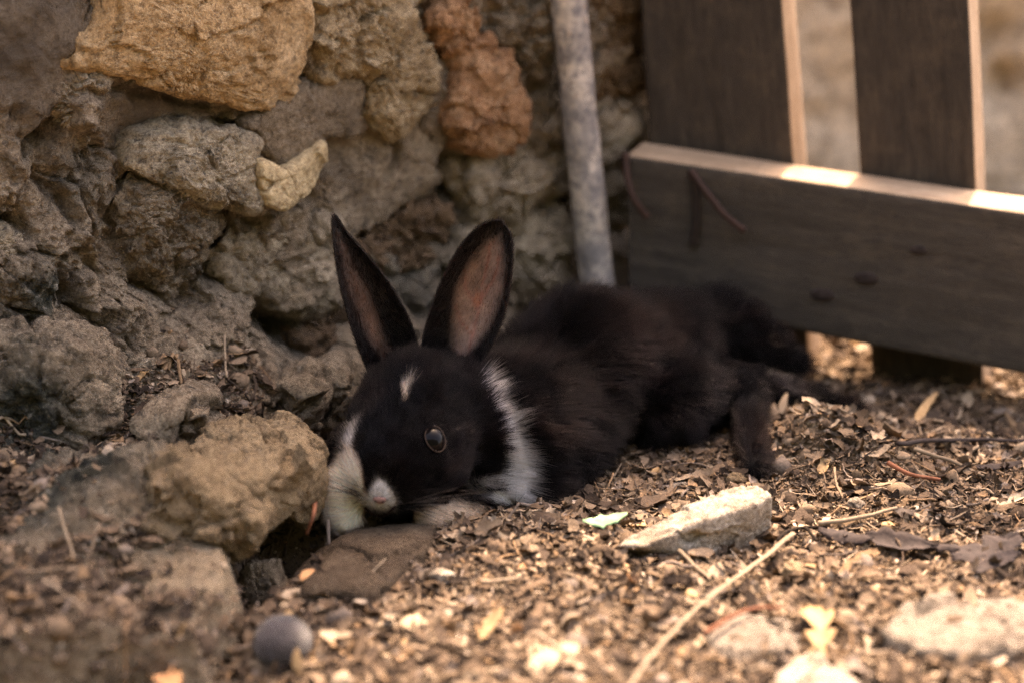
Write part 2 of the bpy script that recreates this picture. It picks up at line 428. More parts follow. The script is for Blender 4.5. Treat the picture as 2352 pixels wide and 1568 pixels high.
def bilin(ax, ay, Z, x, y):
    i = np.clip(np.searchsorted(ax, x) - 1, 0, len(ax) - 2); j = np.clip(np.searchsorted(ay, y) - 1, 0, len(ay) - 2)
    fx = np.clip((x - ax[i]) / (ax[i + 1] - ax[i]), 0, 1); fy = np.clip((y - ay[j]) / (ay[j + 1] - ay[j]), 0, 1)
    return Z[i, j] * (1 - fx) * (1 - fy) + Z[i + 1, j] * fx * (1 - fy) + Z[i, j + 1] * (1 - fx) * fy + Z[i + 1, j + 1] * fx * fy

# ================================================================== STONE WALL
WP0 = np.array([-.176, .84, 0.0]); WD = np.array([.795, .606, 0.0]); WD /= np.linalg.norm(WD)
WN = np.array([WD[1], -WD[0], 0.0])                              # out of the wall, towards the yard
S_END = None
def st(u, v, off=0.0):
    p = onplane(u, v, WP0 + WN * off, WN); q = p - WP0
    return np.array([q @ WD, q[2]])
def wall_pt(s, t, off): return WP0 + np.multiply.outer(s, WD) + np.multiply.outer(off, WN) + np.multiply.outer(t, np.array([0, 0, 1.0]))
S_END = st(1545, 400)[0]
WALL_H, WALL_T = 0.47, 0.16
wall = empty('stone_wall', WP0 + WD * .1, 'old stone and mortar wall behind the black rabbit', 'wall')

CREV = [  # joints and holes: pixel polyline, half width mm, depth mm
 ([(385, 226), (430, 236), (475, 246)], 2.0, 12), ([(470, 282), (530, 290), (575, 312)], 2.6, 16), ([(120, 262), (90, 300), (60, 330)], 4, 16),
 ([(150, 300), (175, 330), (210, 350)], 4, 12), ([(90, 310), (70, 390), (110, 450), (130, 490)], 3, 12), ([(0, 500), (50, 540), (95, 600), (110, 660), (128, 740)], 3, 14),
 ([(290, 640), (340, 665), (400, 690)], 5, 14), ([(300, 405), (340, 440), (420, 470), (500, 495), (560, 500)], 4, 14), ([(500, 470), (530, 560), (500, 640)], 4.5, 12),
 ([(320, 620), (400, 650), (480, 620)], 4, 12), ([(575, 722), (640, 742), (690, 738), (770, 710)], 8, 34), ([(610, 765), (650, 790), (690, 775)], 7, 30),
 ([(310, 845), (350, 880), (400, 890)], 3, 12), ([(300, 900), (275, 960), (240, 1040)], 4.5, 16), ([(760, 830), (780, 900), (790, 960), (850, 990)], 6.5, 24),
 ([(690, 850), (740, 900), (700, 930)], 4, 13), ([(1020, 362), (1060, 390), (1040, 430), (1100, 470)], 5, 22), ([(1110, 380), (1180, 400), (1230, 350)], 4, 14),
 ([(815, 545), (880, 520), (930, 480), (1010, 465)], 3.2, 14), ([(1190, 60), (1205, 130), (1215, 190), (1225, 260)], 3.5, 14), ([(1262, -40), (1275, 150), (1292, 330)], 4, 16),
 ([(1210, 480), (1290, 470)], 4, 14), ([(1080, 520), (1160, 560), (1200, 600)], 4, 12), ([(990, 640), (960, 700), (975, 780)], 6, 14), ([(700, 90), (716, 140), (690, 205)], 2.2, 10),
 ([(990, -20), (985, 80), (1000, 130)], 4, 14), ([(880, 310), (890, 350), (870, 400)], 2.4, 8), ([(600, 395), (625, 425), (650, 430)], 2.5, 10), ([(820, 600), (880, 630), (920, 600)], 3.5, 12),
 ([(860, 660), (900, 700), (930, 680)], 4, 13), ([(1380, 600), (1440, 640)], 4, 12), ([(1400, 220), (1370, 330)], 4, 12), ([(0, 690), (60, 760), (50, 860)], 4, 8), ([(150, 560), (180, 610), (170, 660)], 3, 8),
 ([(20, 900), (90, 930), (150, 900)], 3.5, 8), ([(420, 840), (480, 860), (540, 850)], 2.5, 5), ([(0, 1030), (80, 1060), (160, 1050)], 4, 8),
 ([(930, 560), (960, 520), (1010, 540)], 3, 10), ([(700, 690), (760, 700)], 3, 10), ([(240, 190), (330, 215), (380, 205)], 2, 6)]
BLOB = [  # swellings: centre, radius mm, height mm
 (380, 500, 19, 15), (230, 720, 24, 10), (160, 900, 28, 9), (150, 1040, 24, 10), (440, 800, 24, 9), (520, 870, 22, 9), (420, 690, 18, 10), (560, 930, 20, 6), (330, 940, 15, 6),
 (170, 240, 8, 9), (155, 285, 7, 8), (870, 420, 26, 3), (660, 640, 24, 5), (40, 600, 16, 9), (30, 720, 14, 8), (1130, 440, 14, 6), (1010, 560, 12, 6), (1240, 300, 10, 5), (180, 480, 14, 5),
 (60, 130, 30, 5), (330, 260, 20, -6), (480, 590, 10, -8), (720, 1010, 14, 6), (800, 470, 20, 5), (930, 370, 22, 4)]
ss = np.arange(-.16, S_END + .001, .00095); tt = np.concatenate([np.arange(-.05, .225, .00095), np.linspace(.23, WALL_H, 40)])
SS, TT = np.meshgrid(ss, tt, indexing='ij'); S, T = SS.ravel(), TT.ravel()
P2 = np.stack([S, T], 1); P3 = np.stack([S, T, np.zeros_like(S)], 1)
warp = np.stack([fbm(P3, 55, 3, .6, 21), fbm(P3, 55, 3, .6, 22)], 1) * .0045
H = .0035 + .0075 * fbm(P3, 20, 2, .5, 5) + .0060 * fbm(P3, 52, 3, .55, 6)
rough = np.ones_like(S)
def disc(u, v, rpx):  # soft 0..1 field round a pixel
    c = st(u, v); r = np.linalg.norm(st(u + rpx, v) - c); return np.exp(-((S - c[0]) ** 2 + (T - c[1]) ** 2) / r ** 2)
for (u, v, r) in ((40, 140, 150), (70, 30, 140), (350, 260, 130), (900, 400, 130), (830, 340, 120), (640, 640, 110), (740, 590, 60)): rough -= .8 * disc(u, v, r)   # trowelled smooth
rough = np.clip(rough, .15, 1)
lowl = sstep(.13, .04, S) * sstep(.135, .09, T)
H += (rough + .55 * lowl) * (1.25 * crag(P3, 2, 1.0) + lowl * .0065 * facet(P3 + .007 * np.stack([perlin(P3 * 40), perlin(P3 * 40 + 7), 0 * S], 1), 24, 5)[0] + .0030 * fbm(P3, 120, 4, .6, 7, True))
pit = worley(P3, 330, 5)[0]
H -= rough * .0028 * np.clip(.5 - pit, 0, 1) * 2 * sstep(-.1, .35, fbm(P3, 60, 2, .5, 31))
H += .0006 * fbm(P3, 700, 2, .6, 33)
for (u, v, r, h) in BLOB:
    c = st(u, v); q = np.hypot(S + warp[:, 0] - c[0], T + warp[:, 1] - c[1]) / (r * .001); H += h * .001 * sstep(1.25, .45, q)
for line, wd, dp in CREV:
    q = seg_dist(P2 + warp * .8, [st(*p) for p in line]); wd *= .001
    H -= dp * .001 * np.exp(-(q / wd) ** 2) * (.75 + .5 * perlin(P3 * 90))
H += (.034 * sstep(.085, .005, T) + .014 * sstep(.03, -.01, T)) * sstep(.30, .12, S) * (1 + .3 * perlin(P3 * 30)) - .010 * sstep(.12, .2, S) * sstep(.12, .0, T)
mask = np.zeros((len(S), 3))
lich = np.zeros_like(S)
for (u, v, r, a) in ((40, 640, 80, .9), (30, 800, 130, 1), (60, 960, 170, 1), (120, 1080, 110, 1), (330, 540, 70, .35), (900, 640, 90, .6), (800, 880, 90, .8), (650, 760, 80, .6), (1000, 560, 90, .4), (1040, 70, 40, .7), (960, 730, 90, .6), (430, 620, 80, .4), (170, 420, 70, .5)):
    lich = np.maximum(lich, a * disc(u, v, r))
mask[:, 0] = np.clip(lich * 1.25 + .5 * fbm(P3, 60, 3, .6, 41) * (lich > .15), 0, 1)
sm = np.zeros_like(S)
for (u, v, r, a) in ((30, 100, 140, .95), (60, 10, 140, .9), (330, 265, 120, .6), (60, 240, 80, .6)): sm = np.maximum(sm, a * disc(u, v, r))
mask[:, 1] = np.clip(sm + .3 * fbm(P3, 40, 3, .5, 43) * (sm > .1), 0, 1)
go = np.zeros_like(S)
for (u, v, r, a) in ((900, 60, 130, .8), (950, 250, 80, .5), (640, 640, 100, .25), (1280, 420, 60, .7), (1240, 620, 90, .6), (760, 800, 60, .4), (1430, 560, 90, .7), (1440, 350, 90, .6)): go = np.maximum(go, a * disc(u, v, r))
mask[:, 2] = np.clip(go + .4 * fbm(P3, 45, 4, .6, 44) * (go > .1), 0, .9)
LIFT = 1.12 + 1.0 * sstep(.24, -.06, S)
V = wall_pt(S, np.where(T > .225, .225 + (T - .225) * LIFT, T), H)
me = new_mesh('mortar', V, gridfaces(len(ss), len(tt))); vcol(me, mask, 'mask')
add('mortar', me, M['mortar'], wall)
# the end, top and back of the wall, out of rubble
def slab(s0, s1, o0, o1, z0, z1, n=(60, 30, 60)):
    out_v, out_f, base = [], [], 0
    def face(a, b, c, na, nb):
        nonlocal base
        i, j = np.meshgrid(np.linspace(0, 1, na), np.linspace(0, 1, nb), indexing='ij'); i, j = i.ravel()[:, None], j.ravel()[:, None]
        out_v.append(a + i * (b - a) + j * (c - a)); out_f.append(gridfaces(na, nb) + base); base += na * nb
    q = lambda s, o, z: WP0 + WD * s + WN * o + np.array([0, 0, z])
    face(q(s1, o1, z0), q(s1, o0, z0), q(s1, o1, z1), n[1], n[2]); face(q(s0, o1, z1), q(s1, o1, z1), q(s0, o0, z1), n[0], n[1])
    face(q(s0, o0, z0), q(s1, o0, z0), q(s0, o0, z1), n[0], n[2])
    return np.vstack(out_v), np.vstack(out_f)
V, F = slab(-.16, S_END + .0005, -WALL_T, -.004, -.05, WALL_H)
sv = (V - WP0) @ WD; V[:, 2] = np.where(V[:, 2] > .225, .225 + (V[:, 2] - .225) * (1.12 + 1.0 * sstep(.24, -.06, sv)), V[:, 2])
V = V + (fbm(V, 45, 4, .55, 3) * .006)[:, None] * np.array([.6, .3, .3]); me = new_mesh('wall_core', V, F); vcol(me, np.zeros((len(V), 3)), 'mask')
add('wall_core', me, M['mortar'], wall)

def wall_stone(name, poly, mat, off=.008, bulge=.004, rim=.10, drop=.016, amp=.0018, ns=70, tilt=(0, 0), seed=0, ridge=.4, pits=0.0, cen=None, label=None, ragged=.05, flat=2.5):
    """a stone bedded in the wall: outline in pixels carried on to the wall's own plane, rounded rim, sides running back into the mortar"""
    if mat in ('paleg', 'lichenstone', 'greysmear'): off -= .003
    pl = np.array([st(u, v, off) for u, v in poly]); c = pl.mean(0) if cen is None else st(*cen, off)
    nth, nr = 160, 50
    th = np.linspace(0, 2 * np.pi, nth, endpoint=False); D = np.stack([np.cos(th), np.sin(th)], 1)
    Rr = np.full(nth, 1e-4)
    for a, b in zip(pl, np.roll(pl, -1, 0)):
        e = b - a; den = D[:, 0] * (-e[1]) + D[:, 1] * e[0]
        den = np.where(np.abs(den) < 1e-12, 1e-12, den); w_ = a - c
        r = (w_[0] * (-e[1]) + w_[1] * e[0]) / den; q = (D[:, 0] * w_[1] - D[:, 1] * w_[0]) / den
        Rr = np.where((r > 0) & (q >= -.001) & (q <= 1.001), np.maximum(Rr, r), Rr)
    k = np.ones(5) / 5; Rr = np.convolve(np.concatenate([Rr[-2:], Rr, Rr[:2]]), k, 'valid')
    e3 = np.stack([c[0] + D[:, 0] * Rr, c[1] + D[:, 1] * Rr, np.full(nth, seed * 1.7)], 1)
    Rr = Rr * (1 + ragged * fbm(e3, 110, 4, .6, seed))
    rs = np.concatenate([np.linspace(0.02, 1 - rim, nr - 18), 1 - rim + rim * np.sin(np.linspace(0.12, 1, 10) * np.pi / 2), np.full(8, 1.0)])
    hs = np.concatenate([np.zeros(nr - 18), -(1 - np.cos(np.linspace(0.12, 1, 10) * np.pi / 2)) * .5 * drop, -.5 * drop - np.linspace(.15, 1.4, 8) * drop])
    rs[-8:] = np.linspace(1.0, .93, 8)
    A = c + (D[None] * (Rr[None, :, None] * rs[:, None, None])); hh = off + bulge * (1 - np.minimum(rs, 1) ** flat)[:, None] + hs[:, None] + 0 * Rr[None]
    dd = A - c; hh = hh + dd[..., 0] * tilt[0] + dd[..., 1] * tilt[1]
    V = wall_pt(A[..., 0].ravel(), A[..., 1].ravel(), hh.ravel()); F = gridfaces(nr, nth, True)
    V = np.vstack([V, wall_pt(c[:1], c[1:], np.array([off + bulge]))])
    ctr = len(V) - 1; j = np.arange(nth)
    F = np.vstack([F, np.stack([np.full(nth, ctr), (j + 1) % nth, j, j], 1)])
    T3 = np.vstack([F[:, [0, 1, 2]], F[:-nth][:, [0, 2, 3]]])
    N = vnormals(V, T3)
    if (N[:nth * 3] @ WN).mean() < 0: T3 = T3[:, ::-1]; N = -N
    kf = {'golden': .55, 'porous': .8, 'brickm': .7, 'greysmear': .3, 'yellow': .35, 'lichenstone': .75}.get(mat, 1.0)
    V = V + N * (kf * (crag(V, seed) + .0008))[:, None]
    d = amp * (fbm(V, ns, 5, .55, seed) * 1.3 + ridge * fbm(V, ns * 2.2, 4, .55, seed + 3, True) + .35 * fbm(V, ns * 8, 3, .6, seed + 5))
    if pits:
        q = worley(V, 380, seed)[0]; d -= pits * np.clip(.5 - q, 0, 1) * 2 * sstep(-.15, .3, fbm(V, 70, 2, .5, seed + 9))
    V = V + N * d[:, None]
    me = new_mesh(name, V, T3)
    return add(name, me, M[mat], wall, label=label)
wall_stone('stone', [(148, 165), (150, 120), (205, 75), (232, 20), (240, -60), (705, -60), (716, 60), (708, 180), (672, 225), (640, 246), (560, 250), (490, 238), (400, 212), (330, 190), (250, 172)], 'golden', .016, .006, .10, .014, .0022, 60, (0.02, .05), 1, .3, label='large smooth golden sandstone block')
wall_stone('stone', [(722, -60), (960, -60), (982, 90), (990, 180), (975, 262), (900, 312), (862, 268), (828, 176), (722, 172), (712, 60)], 'porous', .012, .006, .12, .016, .0030, 75, (-.05, 0), 2, .8, .0028, label='cracked porous yellow limestone')
wall_stone('stone', [(542, 284), (620, 235), (700, 188), (832, 168), (885, 225), (872, 300), (820, 318), (768, 322), (700, 368), (655, 392), (622, 378), (594, 345), (590, 318)], 'greysmear', .016, .003, .14, .014, .0014, 55, (-.10, 0.08), 3, .3, label='smooth grey slab of render')
wall_stone('stone', [(280, 392), (330, 330), (440, 288), (540, 303), (592, 322), (594, 420), (610, 460), (590, 478), (520, 465), (440, 442), (340, 418)], 'lichenstone', .020, .006, .12, .016, .0026, 80, (.06, -.12), 4, .5, .0008, label='pale stone stained with dark lichen')
wall_stone('stone', [(592, 352), (606, 372), (652, 396), (700, 366), (764, 322), (766, 368), (748, 420), (716, 458), (650, 482), (610, 470), (588, 420)], 'yellow', .022, .002, .09, .016, .0010, 50, (-.22, -.05), 5, .2, cen=(665, 430), label='fresh pale yellow broken stone face')
wall_stone('brick', [(1000, 30), (1060, 8), (1105, 12), (1110, 70), (1140, 98), (1135, 108), (1085, 116), (1040, 128), (996, 98)], 'brickm', .012, .003, .10, .014, .0020, 60, (0, .05), 6, .4, label='upper orange brick in the wall')
wall_stone('brick', [(1065, 118), (1130, 108), (1185, 118), (1188, 200), (1215, 235), (1210, 300), (1180, 352), (1110, 355), (1052, 340), (1040, 268), (1058, 190)], 'brickm', .014, .005, .12, .016, .0026, 60, (0, -.1), 7, .6, label='lower brown orange brick in the wall')
wall_stone('stone', [(1122, -40), (1250, -40), (1262, 120), (1258, 175), (1215, 185), (1180, 95), (1130, 80)], 'rubble', 0.007, .004, .14, .016, 0.0051, 62, (0, 0), 8, .8, .002, ragged=.17, flat=4)
wall_stone('stone', [(950, 90), (998, 120), (1050, 128), (1060, 200), (1040, 340), (1000, 352), (960, 300), (985, 200)], 'greysmear', .006, .004, .2, .012, .0014, 60, (0, 0), 9, .3)
wall_stone('stone', [(1180, 225), (1250, 200), (1275, 300), (1285, 400), (1240, 395), (1205, 350), (1218, 270)], 'rubble', 0.001, .004, .14, .012, 0.0045, 62, (0, 0), 10, .8, .002, ragged=.17, flat=4)
wall_stone('stone', [(822, 560), (880, 520), (960, 478), (1015, 480), (1025, 540), (985, 580), (930, 640), (860, 620)], 'orangerub', 0.003, .004, .14, .012, 0.0063, 62, (0, 0), 11, .9, .003, ragged=.17, flat=4)
wall_stone('stone', [(694, 775), (735, 722), (805, 715), (840, 760), (850, 820), (800, 850), (730, 850)], 'orangerub', 0.007, .004, .14, .012, 0.0063, 62, (0, 0), 12, .9, .003, ragged=.17, flat=4)
wall_stone('stone', [(488, 620), (540, 540), (640, 500), (770, 505), (790, 600), (788, 690), (720, 708), (620, 690), (540, 680)], 'paleg', .010, .006, .18, .014, .0024, 60, (0, 0), 13, .5, .001, label='pale broad stone beside the tall ear')
wall_stone('stone', [(1040, 380), (1120, 350), (1200, 345), (1300, 350), (1300, 440), (1220, 460), (1190, 520), (1110, 500)], 'paleg', .010, .006, .2, .014, .003, 70, (0, 0), 14, .6)
wall_stone('stone', [(1200, 500), (1300, 490), (1320, 640), (1290, 700), (1190, 690), (1170, 610)], 'paleg', .012, .007, .22, .014, .003, 70, (0, 0), 15, .6)
wall_stone('stone', [(1040, 520), (1100, 505), (1165, 560), (1170, 650), (1120, 690), (1050, 640)], 'paleg', .008, .007, .22, .014, .003, 70, (0, 0), 16, .6)
wall_stone('stone', [(1375, 250), (1420, 215), (1448, 280), (1455, 350), (1420, 400), (1370, 360)], 'paleg', .012, .006, .25, .014, .0026, 70, (0, 0), 17, .6)
wall_stone('stone', [(1375, 400), (1450, 370), (1462, 440), (1465, 510), (1410, 520), (1370, 480)], 'paleg', .010, .006, .25, .014, .0026, 70, (0, 0), 18, .6)
wall_stone('stone', [(1370, 540), (1460, 530), (1475, 640), (1480, 700), (1370, 700)], 'whitestone', .006, .006, .25, .014, .0026, 70, (0, 0), 19, .6)
wall_stone('stone', [(1355, -40), (1472, -40), (1474, 60), (1472, 118), (1360, 130)], 'brown', .004, .005, .2, .014, .0026, 60, (0, 0), 20, .6)
wall_stone('stone', [(1362, 160), (1470, 130), (1476, 200), (1440, 210), (1365, 230)], 'brown', .006, .004, .2, .014, .0026, 60, (0, 0), 21, .6)
wall_stone('stone', [(-60, 520), (20, 520), (70, 570), (108, 640), (100, 720), (40, 740), (-60, 740)], 'lichenstone', .014, .007, .2, .014, .0036, 90, (0, 0), 23, .8, .002, label='whitish crusted stone at the wall edge')
wall_stone('stone', [(270, 470), (320, 412), (420, 450), (480, 510), (470, 590), (380, 622), (290, 590)], 'rubble', 0.009, .004, .14, .014, 0.0054, 62, (0, 0), 25, .8, .002, ragged=.17, flat=4)
wall_stone('stone', [(128, 190), (190, 165), (262, 180), (225, 205), (170, 215), (190, 250), (200, 300), (160, 305), (135, 260)], 'paleg', .010, .004, .3, .010, .0034, 120, (0, 0), 28, .9, .002, cen=(160, 222))
wall_stone('stone', [(760, 880), (800, 860), (850, 890), (850, 950), (800, 970), (760, 940)], 'rubble', 0.005, .004, .14, .012, 0.0060, 62, (0, 0), 29, .9, .003, ragged=.17, flat=4)

# the mortar ledge running out at the foot of the wall
LED = [G(u, v, .020) for u, v in ((-260, 1100), (300, 1050), (450, 1150), (520, 1232), (530, 1290), (520, 1345), (470, 1378), (445, 1432), (300, 1448), (130, 1455), (0, 1480), (-260, 1500))]
LED[0] = np.array([-.33, .87]); LED[-1] = np.array([-.33, .60]); LED[1] = np.array([-.105, .84])
lx = np.arange(-.30, -.06, .00085); ly = np.arange(.56, .865, .00085)
LX, LY = np.meshgrid(lx, ly, indexing='ij'); X, Y = LX.ravel(), LY.ravel(); P3 = np.stack([X, Y, 0 * X], 1)
d = sd_poly(np.stack([X, Y], 1), LED) + .0022 * fbm(P3, 70, 3, .6, 51) + .0010 * fbm(P3, 260, 3, .6, 52)
wd = (np.stack([X, Y, 0 * X], 1) - WP0) @ WN
steep = sstep(-.105, -.135, X + .010 * perlin(P3 * 40))
bank = sstep(.088, .012, wd + .010 * fbm(P3, 35, 3, .5, 57)) * steep
top = .019 + .012 * sstep(.13, .02, wd) + .030 * bank + (.35 + .65 * sstep(.05, .4, bank)) * 1.3 * crag(P3, 58) + .0045 * fbm(P3, 28, 3, .5, 53) + .0022 * fbm(P3, 110, 4, .6, 54) + .0007 * fbm(P3, 420, 3, .6, 55)
top -= .004 * np.exp(-(seg_dist(np.stack([X, Y], 1) + .0015 * np.stack([perlin(P3 * 120), perlin(P3 * 120 + 4)], 1), [G(480, 1238, .02), G(420, 1262, .02), G(372, 1285, .02), G(300, 1290, .02)]) / .0018) ** 2)
for u, v, r, h in ((200, 1200, .016, .006), (60, 1180, .02, .008), (120, 1390, .02, .003), (400, 1160, .012, .005), (280, 1110, .014, .006), (360, 1400, .02, -.003)): top += gbump(X, Y, G(u, v, .02), r, h)
knolls = gbump(X, Y, G(310, 1120, .03), .022, .020) + gbump(X, Y, G(170, 1215, .025), .020, .013) + gbump(X, Y, G(420, 1190, .02), .016, .011) + gbump(X, Y, G(40, 1290, .02), .018, .009)
top += knolls * (1 + .5 * fbm(P3, 45, 3, .6, 91)) + sstep(.003, .012, knolls) * 1.0 * crag(P3, 77)
sl = G(430, 1300, .02); slabm = np.exp(-(np.hypot((X - sl[0]) / .022, (Y - sl[1]) / .026)) ** 4)
top = top * (1 - .6 * slabm) + .6 * slabm * (.022 + .0006 * fbm(P3, 300, 3, .6, 56))
LZ = top - .055 * sstep(-.0035, .012, d) - .02 * sstep(.012, .03, d)
me = new_mesh('footing', np.stack([X, Y, LZ], 1), gridfaces(len(lx), len(ly))[:, ::-1])
mk = np.zeros((len(X), 3)); mk[:, 2] = .35 * slabm; mk[:, 0] = .95 * np.clip(1.2 * gbump(X, Y, G(60, 960, .05), .05, 1) + gbump(X, Y, G(40, 1120, .02), .05, 1) + .6 * gbump(X, Y, G(-20, 1220, .02), .03, 1), 0, 1)
vcol(me, mk, 'mask'); add('footing', me, M['mortar'], wall)
LZg = LZ.reshape(LX.shape); BANK = np.maximum(bank, .30 + knolls * 12).reshape(LX.shape) - .30 * (knolls < .008).reshape(LX.shape)
def surf(x, y):
    """height of the ground or ledge at x, y"""
    x = np.atleast_1d(np.asarray(x, float)); y = np.atleast_1d(np.asarray(y, float))
    z = bilin(gx, gy, GZ, x, y)
    inside = (x > lx[0]) & (x < lx[-1]) & (y > ly[0]) & (y < ly[-1])
    return np.where(inside, np.maximum(z, bilin(lx, ly, LZg, x, y)), z)

# ================================================================== ROCKS LYING AT THE FOOT OF THE WALL
def rock(name, pts, mat, label, group=None, cat='rock', **kw):
    V, F = rock_hull(pts, **kw); me = new_mesh(name, V, F)
    c = V.mean(0); return add(name, me, M[mat], None, label, cat, group, base=(c[0], c[1], V[:, 2].min()))
b = lambda u, v, z: list(atZ(u, v, z))
def bY(u, v, Y): return list(atY(u, v, Y))
rock('boulder', [bY(478, 985, .742), bY(560, 960, .752), bY(655, 966, .752), bY(722, 1010, .745), bY(745, 1062, .738), bY(700, 1078, .716), bY(590, 1100, .704), bY(470, 1085, .705), bY(400, 1120, .700), bY(362, 1090, .712),
  bY(430, 1200, .692), bY(545, 1232, .692), bY(588, 1200, .70), bY(690, 1188, .735), bY(742, 1130, .745), bY(500, 1000, .80), bY(700, 1010, .80), bY(420, 1100, .78), bY(560, 1215, .76)], 'boulder',
  'big ochre boulder overhanging the dark hole beside the white paw', sub=6, soft=42, amp=.10, nscale=44, octs=7, seed=24, pits=.05, pscale=340, crg=.75)
def lump(px, Y, mat, seed, th=.035, out=.010, label=None, amp=.12, crg=1.15, lean=0.0, sub=6):
    pts = [atY(u, v, Y - lean * (v - px[0][1])) for u, v in px]; c = np.mean(pts, 0)
    pts = pts + [c + (p - c) * .55 + np.array([0, -out, .003]) for p in pts] + [p + np.array([0, th, 0]) for p in pts]
    V, F = rock_hull(pts, sub=sub, soft=34, amp=amp, nscale=52, octs=7, seed=seed, pits=.06, pscale=360, crg=crg * (.028 / np.linalg.norm(np.asarray(pts) - np.mean(pts, 0), axis=1).mean()))
    me = new_mesh('stone', V, F); vcol(me, lichen_mask(V), 'mask'); return add('stone', me, M[mat], wall, label=label)
def lichen_mask(V):
    u, v = project(V); m = np.zeros((len(V), 3)); m[:, 0] = np.clip(1.3 * np.exp(-(((u - 60) / 130) ** 2 + ((v - 960) / 190) ** 2)) + .4 * fbm(V, 60, 3, .6, 41) - .05, 0, 1); return m
lump([(-60, 790), (60, 760), (180, 810), (265, 900), (285, 970), (262, 1060), (200, 1120), (60, 1150), (-60, 1140)], .765, 'mortar', 63, .05, .012, 'dark lichen covered stone at the left picture edge')
lump([(330, 1110), (430, 1085), (540, 1150), (592, 1215), (560, 1252), (500, 1275), (420, 1262), (340, 1200)], .690, 'boulder', 69, .03, .004, label='low rock shelf joining the ochre boulder to the ledge')
lump([(-60, 1140), (60, 1120), (190, 1135), (262, 1170), (250, 1225), (140, 1262), (-60, 1265)], .712, 'mortar', 66, .04, .004, sub=5)
lump([(700, 880), (760, 850), (840, 870), (850, 960), (800, 1000), (720, 980)], .835, 'rubble', 67, .03, .006, sub=5)
lump([(640, 900), (700, 880), (740, 930), (720, 985), (650, 980)], .812, 'rubble', 68, .03, .004, sub=5)
lump([(330, 960), (420, 930), (480, 950), (470, 1010), (400, 1050), (330, 1040)], .762, 'mortar', 64, .03, .006, sub=5)
lump([(330, 1100), (400, 1085), (430, 1130), (400, 1190), (340, 1180)], .705, 'mortar', 65, .02, .004, sub=5)
rock('rock', [bY(690, 1060, .755), bY(740, 1030, .765), bY(765, 1060, .765), bY(750, 1110, .76), bY(700, 1180, .755), bY(660, 1195, .75), bY(650, 1120, .755), bY(745, 1085, .79), bY(670, 1100, .79)], 'orangerub',
  'brown rough rock wedged between boulder and white paw', sub=5, amp=.12, nscale=80, seed=5, pits=.08)
rock('rock', rand_rock_pts(atZ(600, 1345, -.012), (.012, .009, .014), 14, 3), 'rubble', 'small grey pitted rock sitting in the dark hole', sub=5, amp=.14, nscale=110, seed=6, pits=.2, pscale=260)
rock('rock', rand_rock_pts(atZ(655, 1250, -.02), (.012, .007, .012), 14, 8), 'darkstone', 'dark rock deep in the hole under the boulder', sub=4, amp=.14, nscale=110, seed=7)
rock('rock', rand_rock_pts(atZ(548, 1447, -.001), (.0072, .005, .006), 14, 9), 'orangerub', 'small speckled rock next to the round grey ball', sub=4, amp=.12, nscale=200, seed=8, pits=.1)
rock('rock', rand_rock_pts(atZ(395, 1505, -.004), (.008, .010, .006), 12, 10), 'darkstone', 'dark green mossy rock below the mortar ledge', sub=4, amp=.16, nscale=160, seed=9)
Q = lambda u, v, z: list(atZ(u, v, z))
def below(pts, dz=.02): return [[p[0], p[1], p[2] - dz] for p in pts]
def set_back(p, dy): return [p[0] + dy * .12, p[1] + dy, -.004]
top = [Q(1405, 1254, .0065), Q(1495, 1198, .0125), Q(1588, 1153, .0175), Q(1690, 1113, .021), Q(1742, 1114, .021), Q(1770, 1142, .018), Q(1735, 1160, .0175), Q(1640, 1180, .0145), Q(1560, 1214, .0135), Q(1470, 1258, .0085)]
rock('flat_stone', top + [Q(1440, 1278, -.003), Q(1560, 1295, -.004), Q(1690, 1278, -.004), Q(1772, 1232, -.003)] + [set_back(p, .012) for p in top[1:6]], 'whitestone',
  'long flat white stone lying sunlit in front of the rabbit', cat='stone', sub=6, soft=60, amp=.04, nscale=70, octs=6, seed=14, crg=.40)
def slab_stone(px, z, mat, label, seed, amp=.06, soft=22, th=.016, crg=.6):
    t_ = []
    for u, v in px:
        p = atZ(u, v, 0); h = surf(p[0], p[1])[0]; t_.append(Q(u, v, h + z))
    c = np.mean(t_, 0); low = [[c[0] + (p[0] - c[0]) * 1.06, c[1] + (p[1] - c[1]) * 1.06, p[2] - th] for p in t_]
    return rock('flat_stone', t_ + low, mat, label, cat='stone', sub=5, soft=soft, amp=amp, nscale=65, octs=6, seed=seed, crg=crg)
slab_stone([(2010, 1440), (2075, 1385), (2220, 1362), (2420, 1380), (2430, 1470), (2260, 1505), (2110, 1490)], .0065, 'greystone', 'large flat grey stone in the blurred front corner', 15)
slab_stone([(1630, 1462), (1700, 1412), (1800, 1408), (1850, 1440), (1840, 1510), (1730, 1530), (1650, 1505)],   .0035, 'greystone', 'small flat tan stone beside the long dry stalk', 16)
slab_stone([(1785, 1545), (1830, 1505), (1930, 1520), (1985, 1570), (1900, 1620), (1790, 1620)], .005, 'whitestone', 'pale pinkish stone cut off by the bottom edge of the picture', 17)
slab_stone([(672, 1318), (735, 1262), (800, 1222), (900, 1200), (1008, 1194), (985, 1240), (900, 1335), (860, 1358), (700, 1352)], .0060, 'barkslab', 'flat earth brown slab of bark under the rabbit chin', 18, .03, 60, .012, .22)
def pebble(u, v, size, mat, label, seed, sub=4, amp=.10):
    p = atZ(u, v, 0); z = surf(p[0], p[1])[0]
    rock('pebble', rand_rock_pts((p[0], p[1], z + size[2] * .45), size, 14, seed), mat, label, None, 'pebble', sub=sub, amp=amp, nscale=.8 / size[0], seed=seed)
pebble(1020, 1345, (.0068, .005, .0058), 'whitestone', 'chalky white pebble on the litter below the bark slab', 41)
pebble(1822, 1335, (.0075, .006, .006), 'boulder', 'rounded sandy pebble beyond the dry stalk', 42)
